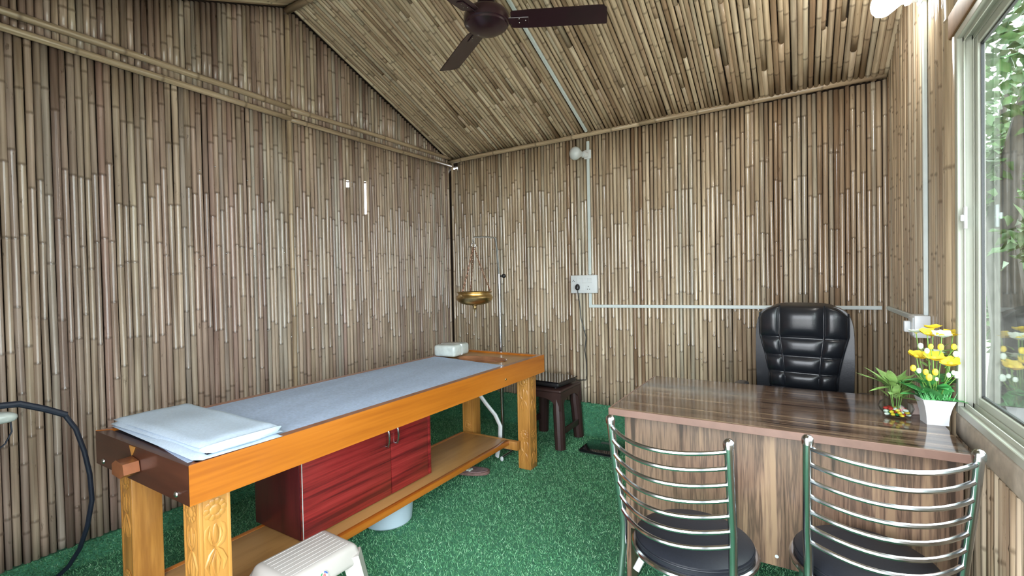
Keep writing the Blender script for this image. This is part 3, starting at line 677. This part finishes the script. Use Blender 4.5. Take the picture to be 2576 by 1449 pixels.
MB().tube([(-1.507,3.462,1.180),(-1.505,3.464,1.150),(-1.500,3.48,1.08),(-1.489,3.48,.95),(-1.447,3.478,.80),(-1.460,3.478,.70),(-1.448,3.477,.60),(-1.445,3.476,.50),(-1.452,3.470,.462),(-1.51,3.44,.462),(-1.53,3.405,.474)], .0038, 6).xf(m_).build('power_cord', M['black_pl'], ct)
MB().lathe([(.010,-.024),(.019,-.014),(.020,.002),(.014,.018),(.005,.024)], 12, (0,0,0)).xf(Matrix.Translation((-1.507,3.462,1.200))).xf(m_).build('plug', M['black_pl'], ct)
sc_ = thing('bathroom_scale', 'flat black glass bathroom scale on the turf beside the stool', 'scale', (-1.235, 3.245, .012))
MB().rbox(-.135, .135, -.125, .125, .010, .026, .003).build('glass_plate', M['black_glass'], sc_)
MB().rbox(-.132, .132, -.122, .122, .002, .0098, .002, 1).build('base', M['steel2'], sc_)
MB().rbox(-.04, .04, .062, .095, .0262, .0272, .0004, 1).build('display', plain('grey_display', (.10,.11,.11), .3), sc_)

# ------------------------------------------------------------------ switchboard, conduits, lamps
sb = thing('switchboard', 'white switchboard with sockets on the back wall above the stool', 'switchboard', (-1.462, YB-.004, 1.222))
MB().rbox(-.111, .111, -.034, .0, -.072, .072, .005, 2).build('plate', M['white_pl'], sb)
for k in range(3): MB().rbox(-.058+k*.046, -.018+k*.046, -.038, -.0335, .010, .050, .002, 1).build('switch', M['white_pl'], sb)
MB().rbox(-.034, .010, -.038, -.0335, -.052, -.008, .002, 1).build('switch', M['white_pl'], sb)
for x, z in ((.040,-.018),(.032,-.040),(.050,-.040),(-.085,.032),(-.092,.022),(-.078,.022)):
    MB().tube([(x,-.0345,z),(x,-.0335,z)], .0035, 8).build('socket_hole', M['black_pl'], sb)
def conduit(a, b, label, w=.023, t=.012, nrm='y'):
    a, b = Vector(a), Vector(b); c = (a+b)/2; d = (b-a); L = d.length; d.normalize(); n = Vector(nrm).normalized(); s = d.cross(n).normalized()
    m = Matrix((s, d, n)).transposed().to_4x4()
    mb = MB().rbox(-w/2, w/2, -L/2, L/2, -t/2, t/2, .0015, 1).xf(m)
    o = thing('cable_conduit', label, 'conduit', c, 0, 'white cable conduits'); mb.build('channel', M['conduit'], o)
    mb = MB().box(-w/2+.003, w/2-.003, -L/2+.001, L/2-.001, t/2-.0002, t/2+.0015).xf(m); mb.build('cover', M['conduit'], o)
yc = YB-.007
conduit((-1.418, yc, 1.296), (-1.418, yc, EAVE-.05), 'white conduit running up the back wall above the switchboard', nrm=(0,-1,0))
conduit((-1.418, yc, 1.057), (-1.418, yc, 1.148), 'short white conduit stub just below the switchboard', nrm=(0,-1,0))
conduit((-1.43, yc, 1.047), (.415, yc, 1.058), 'long white conduit running level along the back wall behind the office chair', nrm=(0,-1,0))
conduit((-1.41, 3.46, roof_z(3.46)-.008), (-1.41, RIDGE_Y+.05, roof_z(RIDGE_Y+.05)-.008), 'white conduit running up the roof slope toward the fan', nrm=(0,-SLOPE,-1))
conduit((XR-.007, 2.508, 1.09), (XR-.007, 2.508, 2.78), 'white conduit running up the right wall beside the window', nrm=(-1,0,0))
conduit((XR-.007, 3.47, 1.060), (XR-.007, 2.57, 1.060), 'white conduit on the right wall between corner and socket box', nrm=(-1,0,0))
sx = thing('socket_box', 'small white socket box on the right wall above the flowers', 'socket', (XR, 2.51, 1.045))
MB().rbox(-.052, -.001, -.055, .055, -.045, .045, .004, 2).build('box', M['white_pl'], sx)
mb = MB().rbox(-.056, -.0522, -.046, .046, -.037, .037, .002, 1); mb.build('face_plate', M['white_pl'], sx)
mb = MB().rbox(-.078, -.0562, -.012, .014, -.026, .020, .005, 2); mb.build('plug', M['white_pl'], sx)
def wall_lamp(loc, rz, tilt, label, mat, lit):
    o = thing('wall_lamp', label, 'lamp', loc, rz, 'bulb holders on the conduits')
    MB().rbox(-.030, .030, -.014, 0, -.036, .036, .008, 3).build('base_plate', M['white_pl'], o)
    m = Matrix.Translation((0,-.012,-.005)) @ Matrix.Rotation(tilt, 4, 'Z') @ Matrix.Rotation(R(90), 4, 'X')
    MB().lathe([(.020,0),(.020,.022),(.026,.026),(.026,.040),(.019,.042),(.018,.048)], 18).xf(m).build('holder', M['white_pl'], o)
    mb = MB().lathe([(.016,.046),(.018,.056),(.034,.078),(.048,.098),(.052,.116),(.046,.136),(.030,.150),(.012,.156),(.001,.157)], 24).xf(m)
    b = mb.build('bulb', mat, o)
    if lit:
        l = bpy.data.lights.new('bulb_light', 'POINT'); l.energy = lit; l.color = (1,.97,.9); l.shadow_soft_size = .06
        lo = bpy.data.objects.new('bulb_light', l); C.objects.link(lo); lo.parent = o; lo.location = m @ Vector((0,0,.21))
wall_lamp((-1.418, YB-.010, 2.245), 0, R(-32), 'unlit white bulb in a holder high on the back wall conduit', M['bulb'], 0)
wall_lamp((XR-.013, 2.508, 2.385), R(-90), R(6), 'lit white bulb in a holder near the roof on the right wall', M['lit'], 1.2)

# ------------------------------------------------------------------ ceiling fan
fan = thing('ceiling_fan', 'dark maroon three blade ceiling fan hanging from the ridge', 'fan', (-1.257, 1.872, 2.50))
MB().lathe([(.001,-.055),(.040,-.054),(.075,-.045),(.098,-.030),(.100,-.022),(.106,-.018),(.109,.0),(.106,.022),(.098,.035),(.075,.048),(.04,.056),(.03,.075),(.001,.078)], 36).build('motor', M['fan'], fan)
MB().tube([(0,0,.07),(0,0,.50)], .011, 10).build('down_rod', M['fan'], fan)
MB().lathe([(.02,.07),(.040,.085),(.046,.12),(.030,.15),(.013,.155)], 20).build('lower_canopy', M['fan'], fan)
MB().lathe([(.013,.43),(.03,.44),(.05,.48),(.05,.505),(.001,.506)], 20).build('upper_canopy', M['fan'], fan)
def blade(a):
    m = Matrix.Rotation(a, 4, 'Z') @ Matrix.Translation((0,0,-.004)) @ Matrix.Rotation(R(-14), 4, 'X')
    out = []; n = 14
    poly = [(.116,-.045),(.121,-.052),(.20,-.056),(.52,-.062),(.545,-.060),(.560,-.045),(.572,.040),(.568,.050),(.20,.052),(.126,.048),(.116,.040)]
    mb = MB().prism(poly, .004, 'z', -.002)
    b = mb.xf(m).build('blade', M['fan'], fan)
    MB().rbox(.085, .20, -.020, .020, -.007, -.0025, .002, 1).xf(m).build('bracket', M['fan'], b)
    for x, y in ((.155,-.012),(.155,.012),(.185,0)): MB().ball((x, y, -.0075), (.003,.003,.0015), 8, 4).xf(m).build('screw', M['steel2'], b)
for a in (28, 148, 268): blade(R(a))

# ------------------------------------------------------------------ desk
dk = thing('desk', 'dark walnut laminate desk with glossy top against the right wall', 'desk', (-.12, 2.10, 0))
def dp(mb, name, mat, **k): return mb.xf(Matrix.Translation((.12, -2.10, 0))).build(name, mat, dk, **k)
dp(MB().rbox(-.642, .408, 1.768, 2.455, .730, .755, .002, 1), 'desktop', M['walnut_top'])
dp(MB().rbox(-.6425, .4085, 1.7635, 1.7675, .729, .7552, .001, 1), 'edge_strip', M['edge'], label='pinkish brown edging strip')
dp(MB().rbox(-.6465, -.6425, 1.765, 2.455, .729, .7552, .001, 1), 'edge_strip', M['edge'])
dp(MB().box(-.588, .385, 1.842, 1.860, .258, .7295), 'front_panel', M['walnut'])
dp(MB().box(-.606, -.588, 1.842, 2.40, .02, .7295), 'side_panel', M['walnut'])
dp(MB().box(.385, .403, 1.842, 2.40, .02, .7295), 'side_panel', M['walnut'])
mb = MB()
dp(MB().tube([(-.075,1.8415,.292),(-.075,1.8405,.292)], .006, 10), 'screw_cap', M['white_pl'])

# ------------------------------------------------------------------ steel chairs
def make_chair():
    o = thing('steel_chair', 'x', 'chair', (0,0,0), 0, 'steel visitor chairs at the desk')
    for s in (-1, 1):
        p = [(s*.172,-.182,.835),(s*.170,-.165,.72),(s*.166,-.138,.58),(s*.162,-.128,.50),(s*.163,-.130,.43),(s*.172,-.155,.25),(s*.188,-.20,.003)]
        q = MB().tube(p, .0115, 12).build('back_post', M['steel'], o)
        MB().lathe([(.0135,-.014),(.0142,-.004),(.013,.004),(.008,.010),(.001,.012)], 14, (s*.172,-.182,.838)).build('post_cap', M['steel'], q)
    def post(z):
        tab = [(.835,.172,-.182),(.72,.170,-.165),(.58,.166,-.138),(.50,.162,-.128)]
        for (za,xa,ya),(zb,xb,yb) in zip(tab, tab[1:]):
            if zb <= z <= za: t = (za-z)/(za-zb); return xa+(xb-xa)*t, ya+(yb-ya)*t
        return tab[-1][1:]
    for i in range(7):
        z = .815 - .0445*i; px, py = post(z); n = 12
        MB().tube([(px*(2*k/n-1), py - .082*(1-(2*k/n-1)**2), z - .010*(1-(2*k/n-1)**2)) for k in range(n+1)], .0062, 8).build('back_rung', M['steel'], o)
    MB().tube([(.176*math.cos(2*math.pi*k/36), .176*math.sin(2*math.pi*k/36)+.01, .425) for k in range(36)], .0105, 10, closed=True).build('seat_ring', M['steel'], o)
    MB().lathe([(.001,.415),(.155,.415),(.168,.422),(.173,.440),(.170,.456),(.152,.468),(.10,.475),(.001,.477)], 40, (0,.01,0)).build('seat_cushion', M['seat'], o)
    MB().tube([(.1715*math.cos(2*math.pi*k/40), .1715*math.sin(2*math.pi*k/40)+.01, .450) for k in range(40)], .0028, 6, closed=True).build('cushion_piping', M['seat'], o)
    for s in (-1, 1): MB().tube([(s*.115,.130,.422),(s*.135,.150,.25),(s*.155,.175,.003)], .0105, 10).build('front_leg', M['steel'], o)
    MB().tube([(-.142,.157,.19),(.142,.157,.19)], .007, 8).build('stretcher', M['steel'], o)
    for s in (-1, 1): MB().tube([(s*.176,-.166,.19),(s*.142,.157,.19)], .007, 8).build('stretcher', M['steel'], o)
    return o
ch = make_chair(); ch.location = (-.292, 1.515, 0); ch.rotation_euler = (0,0,R(-11))
ch['label'] = 'chrome chair with round black seat, nearer the massage table'
c2 = copy_tree(ch); c2.location = (.152, 1.640, 0); c2.rotation_euler = (0,0,R(10)); c2['label'] = 'chrome chair with round black seat, right beside the window wall'
MB().tube([(-.128,-.02,.40),(-.146,-.085,.335)], .011, 10, caps=False).build('tube_stub', M['white_pl'], ch, label='whitish open tube end under the seat')
MB().grid(lambda u, v: (-.03+.05*u, -.125-.012*math.sin(5*v+3*u), .405-.035*v*(1-.4*u)), 6, 5).build('ribbon_tag', M['white_pl'], ch, label='scrap of white ribbon')

# ------------------------------------------------------------------ office chair
oc = thing('office_chair', 'black leather executive office chair behind the desk', 'office chair', (.02, 3.02, 0), R(-7))
# local: faces -y
def pad(name, cx, cz, hx, hz, y, th, e=.42, mat='leather', parent=None, lean=0):
    mb = MB(); nn, mm = 28, 14
    mb.ball((cx, y, cz), (hx, th, hz), nn, mm, e); return mb.build(name, M[mat], parent or oc, sharp=80)
def yb(z): return -.13 + .10*((z-.70)/.42)**2*.6        # back curve
shell = []
for k in range(40):
    t = 2*math.pi*k/40; c_, s_ = math.cos(t), math.sin(t); xx = .226*math.copysign(abs(c_)**.40, c_); zz = .80+.300*math.copysign(abs(s_)**.40, s_)
    shell.append((xx*(1-.04*max(0, (.75-zz))/.3), zz))
MB().prism(shell, .050, 'y', -.075).build('back_shell', M['leather'], oc)
SEAMS = [.930, .832, .745, .660, .590]
def hw(z): return .158 + .050*min(1, max(0, (z-.70)/.24))**1.3
def back_y(u, z):
    """front face of the upholstery: pillowed panels between sunken seams"""
    zs = [.52] + SEAMS[::-1] + [1.115]; y = -.085 - .034*(1-abs(u)**5)
    for a_, b_ in zip(zs, zs[1:]):
        if a_ <= z <= b_:
            t = 2*(z-a_)/(b_-a_)-1; up = u/.5 if abs(u) < .5 else (abs(u)-.75)/.25
            top = b_ > 1.1; amp = .034 if top and abs(u) < .5 else .016
            y -= amp*(1-abs(t)**(2.6 if not top else 3.5))*(1-abs(up)**4)
    for sz in SEAMS: y += .008*math.exp(-((z-sz)/.005)**2)
    return y + .02*max(0, (z-1.03)/.08)**2
def back_pt(u, v):
    u = 2*u-1; zt = 1.113 - .055*abs(u)**4.5; z = .52 + (zt-.52)*v; x = u*hw(z)*(1 - .10*max(0, (v-.93)/.07)**2); e = max(0, (v-.965)/.035)
    y = back_y(u, z); return (x, y + (-.03-y)*max(e**2, max(0, (abs(u)-.94)/.06)**2), z)
MB().grid(back_pt, 72, 90).build('back_cushion', M['leather'], oc, sharp=180)
for s in (-1, 1):
    MB().tube([(s*.49*hw(z), back_y(.49, z)+.001, z) for z in [.60+.02*i for i in range(26)]], .0038, 6).build('stitched_seam', M['leather'], oc)
    MB().tube([(s*.475*hw(z), back_y(.475, z)+.0015, z) for z in [.60+.02*i for i in range(26)]], .0024, 5).build('stitched_seam', M['leather'], oc)
    MB().tube([(s*.97*hw(z), back_y(.94, z)+.012, z) for z in [.56+.02*i for i in range(26)]], .0048, 6).build('piping', M['leather'], oc)
MB().ball((0,-.34,.47), (.245,.25,.062), 32, 12, .5).build('seat', M['leather'], oc, sharp=80)
for s in (-1, 1):
    MB().tube([(s*.235,-.12,.50),(s*.262,-.14,.60),(s*.268,-.20,.655),(s*.268,-.40,.652),(s*.262,-.46,.60),(s*.235,-.44,.47)], [.016,.017,.018,.018,.017,.016], 10).build('arm_frame', M['black_pl'], oc)
    MB().ball((s*.268,-.29,.668), (.034,.135,.024), 16, 8, .6).build('arm_pad', M['leather'], oc)
MB().tube([(0,-.32,.09),(0,-.32,.42)], [.03,.024], 14).build('gas_column', M['black_pl'], oc)
for k in range(5):
    a = R(72*k+18); c_, s_ = math.cos(a), math.sin(a)
    b = MB().tube([(0,-.32,.10),(.15*c_,-.32+.15*s_,.085),(.29*c_,-.32+.29*s_,.065)], [.028,.022,.015], 8).build('base_spoke', M['black_pl'], oc)
    MB().tube([(.29*c_-.012*s_,-.32+.29*s_+.012*c_,.028),(.29*c_+.012*s_,-.32+.29*s_-.012*c_,.028)], .026, 12).build('caster', M['black_pl'], b)

# ------------------------------------------------------------------ flower pot
DZ = .7552
fp = thing('flower_pot', 'square flared white pot of artificial yellow and white flowers on the desk', 'flower pot', (.384, 2.085, DZ), R(8))
mb = MB(); prof = [(.029,.0),(.0292,.012),(.031,.035),(.0355,.060),(.043,.085),(.040,.085),(.033,.060),(.028,.03)]
vs = []; fs = []
for h, z in prof: vs += [(-h,-h,z),(h,-h,z),(h,h,z),(-h,h,z)]
for i in range(len(prof)-1):
    for k in range(4): fs.append((i*4+k, i*4+(k+1)%4, (i+1)*4+(k+1)%4, (i+1)*4+k))
fs += [(3,2,1,0), tuple(len(vs)-4+k for k in range(4))]; mb.add(vs, fs); mb.build('pot', M['pot'], fp, sharp=40)
def leafm(L, wd, curl, n=6):
    vs = []; fs = []
    for i in range(n+1):
        t = i/n; ww = wd*math.sin(math.pi*min(1, t**.8*.97+.03))**.8; z = curl*t*t
        vs += [(-ww, L*t, z+.12*ww), (0, L*t, z-.05*ww), (ww, L*t, z+.12*ww)]
    for i in range(n): fs += [(i*3, i*3+1, i*3+4, i*3+3), (i*3+1, i*3+2, i*3+5, i*3+4)]
    m = MB(); m.v = vs; m.f = fs; return m
def put_leaf(parent, mat, base, az, el, L, wd, curl, name='leaf'):
    m = leafm(L, wd, curl).xf(Matrix.Translation(base) @ Matrix.Rotation(az, 4, 'Z') @ Matrix.Rotation(el, 4, 'X')); return m.build(name, M[mat], parent, sharp=80)
g = random.Random(5)
for k in range(10):
    put_leaf(fp, 'leaf', (g.uniform(-.02,.02), g.uniform(-.02,.02), .078), 2*math.pi*k/10+g.uniform(-.2,.2), R(g.uniform(18,62)), g.uniform(.075,.105), g.uniform(.022,.030), -.025)
put_leaf(fp, 'leaf', (-.02,-.02,.095), R(62), R(32), .090, .024, -.015); put_leaf(fp, 'leaf', (.02,.0,.14), R(-75), R(48), .07, .018, -.01)
for k in range(16):
    a_ = 2*math.pi*k/16 + g.uniform(-.2,.2); put_leaf(fp, 'leaf', (.016*math.cos(a_+1.57), .016*math.sin(a_+1.57), g.uniform(.085,.15)), a_, R(g.uniform(12,50)), g.uniform(.045,.072), g.uniform(.014,.022), -.018)
for k in range(14):
    a_ = g.uniform(0, 6.28); put_leaf(fp, 'leaf_pale', (.022*math.cos(a_+1.57), .022*math.sin(a_+1.57), g.uniform(.16,.26)), a_, R(g.uniform(0,50)), g.uniform(.02,.034), g.uniform(.006,.010), -.006, 'sprig_leaf')
mb = MB()
for k in range(140):
    x, y = g.uniform(-.036,.036), g.uniform(-.036,.036); a = g.uniform(0, 6.3); L = g.uniform(.02,.045)
    mb.add([(x-.002,y,.078),(x+.002,y,.078),(x+.5*L*math.cos(a), y+.5*L*math.sin(a), .078+L)], [(0,1,2)])
o = mb.build('grass_tuft', M['leaf'], fp, sharp=180); o['kind'] = 'stuff'
def flower(x, y, z, r, tilt, az, mat):
    MB().tube([(x*.25, y*.25, .07), (x*.8, y*.8, .07+(z-.07)*.6), (x, y, z)], .0018, 5).build('stem', M['stem'], fp)
    m0 = Matrix.Translation((x, y, z)) @ Matrix.Rotation(az, 4, 'Z') @ Matrix.Rotation(tilt, 4, 'X')
    f = MB().ball((0,0,.003), (r*.28, r*.28, r*.2), 10, 6).xf(m0).build('flower', M['petal'], fp)
    for k in range(6):
        pl = leafm(r*1.12, r*.66, r*.16, 6).xf(m0 @ Matrix.Rotation(2*math.pi*k/6 + .1*(k % 2), 4, 'Z') @ Matrix.Rotation(R(14+8*(k % 2)), 4, 'X')); pl.build('petal', M[mat], f, sharp=80)
for x, y, z, r, ti, az, mt in ((.000,.01,.318,.026,-8,0,'petal'),(-.022,-.015,.300,.027,22,.3,'petal'),(.012,-.025,.296,.028,18,-.2,'petal_w'),(.048,-.005,.298,.029,14,-.6,'petal'),
        (-.050,-.01,.222,.029,20,.5,'petal'),(-.012,-.03,.222,.032,22,0,'petal'),(.030,-.035,.208,.028,28,-.4,'petal'),(.012,.012,.232,.026,5,0,'petal_w'),(-.038,.03,.300,.024,0,0,'petal_w'),(.045,.03,.190,.024,0,0,'petal_w')):
    flower(x, y, z, r, R(ti), az, mt)
def bud(x, y, z, s, mt):
    MB().tube([(x*.5, y*.5, z-.05), (x, y, z-.008)], .0014, 5).build('stem', M['stem'], fp)
    b = MB().ball((x, y, z), (s*.72, s*.72, s*.95), 8, 6, .9).build('bud', M[mt], fp)
for x, y, z, s, mt in ((-.018,-.03,.262,.010,'petal'),(.006,-.035,.262,.012,'petal'),(.045,-.02,.262,.011,'petal'),(-.042,-.02,.262,.011,'petal_w'),(-.030,-.035,.248,.010,'petal_w'),(.046,-.03,.240,.011,'petal_w'),
        (-.062,-.02,.186,.012,'petal'),(-.035,-.04,.178,.011,'petal'),(-.028,-.045,.162,.013,'petal'),(-.012,-.045,.180,.012,'petal'),(-.050,-.03,.180,.010,'petal_w'),(.022,-.045,.172,.009,'petal_w'),(.048,-.03,.172,.013,'petal_w'),(.036,-.04,.180,.008,'petal_w'),(-.010,-.05,.158,.007,'petal_w'),(.055,-.02,.262,.008,'petal_w')):
    bud(x, y, z, s, mt)
# ------------------------------------------------------------------ glass bowl with pothos
vz = thing('glass_bowl', 'round glass bowl with leafy cuttings and coloured pebbles on the desk', 'vase', (.288, 2.120, DZ))
MB().lathe([(.001,.003),(.026,.002),(.030,.004),(.046,.020),(.051,.034),(.046,.050),(.034,.060),(.031,.066),(.036,.070),(.034,.070),(.029,.065),(.032,.058),(.044,.048),(.049,.034),(.044,.021),(.029,.006),(.001,.005)], 32).build('glass', M['vase'], vz)
peb = [('red',12),('petal',12),('petal_w',12),('green',4)]; mats = [m for m, n in peb for _ in range(n)]; g.shuffle(mats)
for k, mname in enumerate(mats):
    a = k*2.4; r = .034*math.sqrt((k % 14+.5)/14); MB().ball((r*math.cos(a), r*math.sin(a), .011 + .0085*(k//14)), (.0085,.007,.0052), 8, 5, 1, Matrix.Rotation(a, 3, 'Z')).build('pebble', M[mname], vz)
for k in range(42):
    az = g.uniform(0, 6.28); el = g.uniform(10, 70); L = g.uniform(.045,.085); z = g.uniform(.062,.125); r = g.uniform(.0,.025)
    if math.sin(az) > .2 and g.random() < .3: az += math.pi
    put_leaf(vz, 'leaf_pale' if g.random() < .85 else 'leaf', (r*math.cos(az+1.57), r*math.sin(az+1.57), z), az, R(el), L, g.uniform(.010,.016), -.03*g.random())
for a, L, e in ((R(80), .10, 28), (R(95), .115, 30), (R(70), .10, 45), (R(120), .08, 0)): put_leaf(vz, 'leaf_pale', (-.012,-.005,.105), a, R(e), L, .010, -.015)
for k in range(5): MB().tube([(.008*math.cos(k*1.3), .008*math.sin(k*1.3), .02), (.016*math.cos(k*1.3), .016*math.sin(k*1.3), .07), (.02*math.cos(k*1.3), .02*math.sin(k*1.3), .13)], .0018, 5).build('stem', M['stem'], vz)
bx_ = thing('small_box', 'small pink box standing between glass bowl and white pot', 'box', (.347, 2.185, DZ), R(20))
MB().rbox(-.014, .014, -.010, .010, 0, .036, .002, 1).build('carton', M['pink'], bx_); MB().rbox(-.0143, .0143, -.0103, .0103, .030, .0365, .001, 1).build('lid', M['pink'], bx_)

# ------------------------------------------------------------------ step stool
ss = thing('step_stool', 'beige plastic step stool with ribbed top in front of the table', 'step stool', (-1.520, 1.035, 0), R(-2))
mb = MB()
def frustum(mb, hx0, hy0, z0, hx1, hy1, z1):
    return mb.add([(-hx0,-hy0,z0),(hx0,-hy0,z0),(hx0,hy0,z0),(-hx0,hy0,z0),(-hx1,-hy1,z1),(hx1,-hy1,z1),(hx1,hy1,z1),(-hx1,hy1,z1)], [(3,2,1,0),(4,5,6,7),(0,1,5,4),(1,2,6,5),(2,3,7,6),(3,0,4,7)])
bm = bmesh.new(); tmp = frustum(MB(), .118, .162, .225, .100, .140, .300)
bv = [bm.verts.new(v) for v in tmp.v]; [bm.faces.new([bv[i] for i in f]) for f in tmp.f]
bmesh.ops.bevel(bm, geom=bm.edges[:], offset=.020, segments=4, affect='EDGES', profile=.5); MB().bm(bm).build('top', M['beige_pl'], ss, sharp=50)
M['rib'] = plain('pale_rib', (.52,.50,.485), .4, 0, .03, 10)
for k in range(8): x = -.077+.022*k; MB().rbox(x-.0013, x+.0013, -.115, .115, .2985, .3010, .0006, 1).build('rib', M['rib'], ss)
for sx_ in (-1, 1):
    for sy_ in (-1, 1):
        m = MB().tube([(sx_*.085, sy_*.125, .26), (sx_*.105, sy_*.150, .12), (sx_*.120, sy_*.172, .003)], [.042,.040,.038], 4); m.build('leg', M['beige_pl'], ss, sharp=25)
mk = Matrix.Translation((.1135, -.010, .258)) @ Matrix.Rotation(R(76), 4, 'Y')
stk = MB().lathe([(.001,.0012),(.016,.001),(.016,0)], 20).xf(mk).build('sticker', M['white_pl'], ss, label='small round maker sticker')
for mt, a0, a1, r0, r1 in (('blue', 100, 175, .0105, .015), ('green', 205, 300, .0105, .015), ('red', 330, 420, .0105, .015)):
    n = 8; vs = [(r0*math.cos(R(a0+(a1-a0)*i/n)), r0*math.sin(R(a0+(a1-a0)*i/n)), .0016) for i in range(n+1)] + [(r1*math.cos(R(a0+(a1-a0)*i/n)), r1*math.sin(R(a0+(a1-a0)*i/n)), .0016) for i in range(n+1)]
    MB().add(vs, [(i, i+1, n+2+i, n+1+i) for i in range(n)]).xf(mk).build('sticker_arc', M[mt], stk)
for k in (-1, 0, 1): MB().box(-.008, .008, k*.004-.0012, k*.004+.0012, .0012, .0017).xf(mk).build('sticker_bar', M['red'], stk)

# ------------------------------------------------------------------ steamer hose at the left edge
hs = thing('steamer_hose', 'black rubber hose with a white nozzle head hanging at the left wall', 'hose', (-2.5, .60, 0))
def hp(mb, name, mat, **k): return mb.xf(Matrix.Translation((2.5, -.60, 0))).build(name, mat, hs, **k)
hp(MB().tube([(-2.5,.44,.846),(-2.5,.53,.838),(-2.5,.60,.802),(-2.5,.660,.764)], [.011,.0125,.0125,.0120], 10), 'grip', M['hose'])
hp(MB().tube([(-2.5,.655,.767),(-2.5,.688,.700),(-2.5,.712,.60),(-2.505,.728,.50),(-2.51,.734,.39),(-2.53,.722,.28),(-2.60,.715,.17),(-2.68,.700,.08),(-2.74,.670,.02),(-2.76,.62,.014),(-2.74,.45,.014),(-2.70,.25,.014)], .0088, 10), 'hose', M['hose'])
hp(MB().ball((-2.5,.462,.800), (.030,.064,.022), 20, 10, .8, Matrix.Rotation(R(-6), 3, 'X')), 'nozzle_head', M['wrap'], label='white oval nozzle head')
hp(MB().tube([(-2.5,.505,.79),(-2.5,.508,.74),(-2.5,.49,.70),(-2.5,.46,.675),(-2.5,.40,.66)], .0028, 6), 'thin_cord', M['hose'])
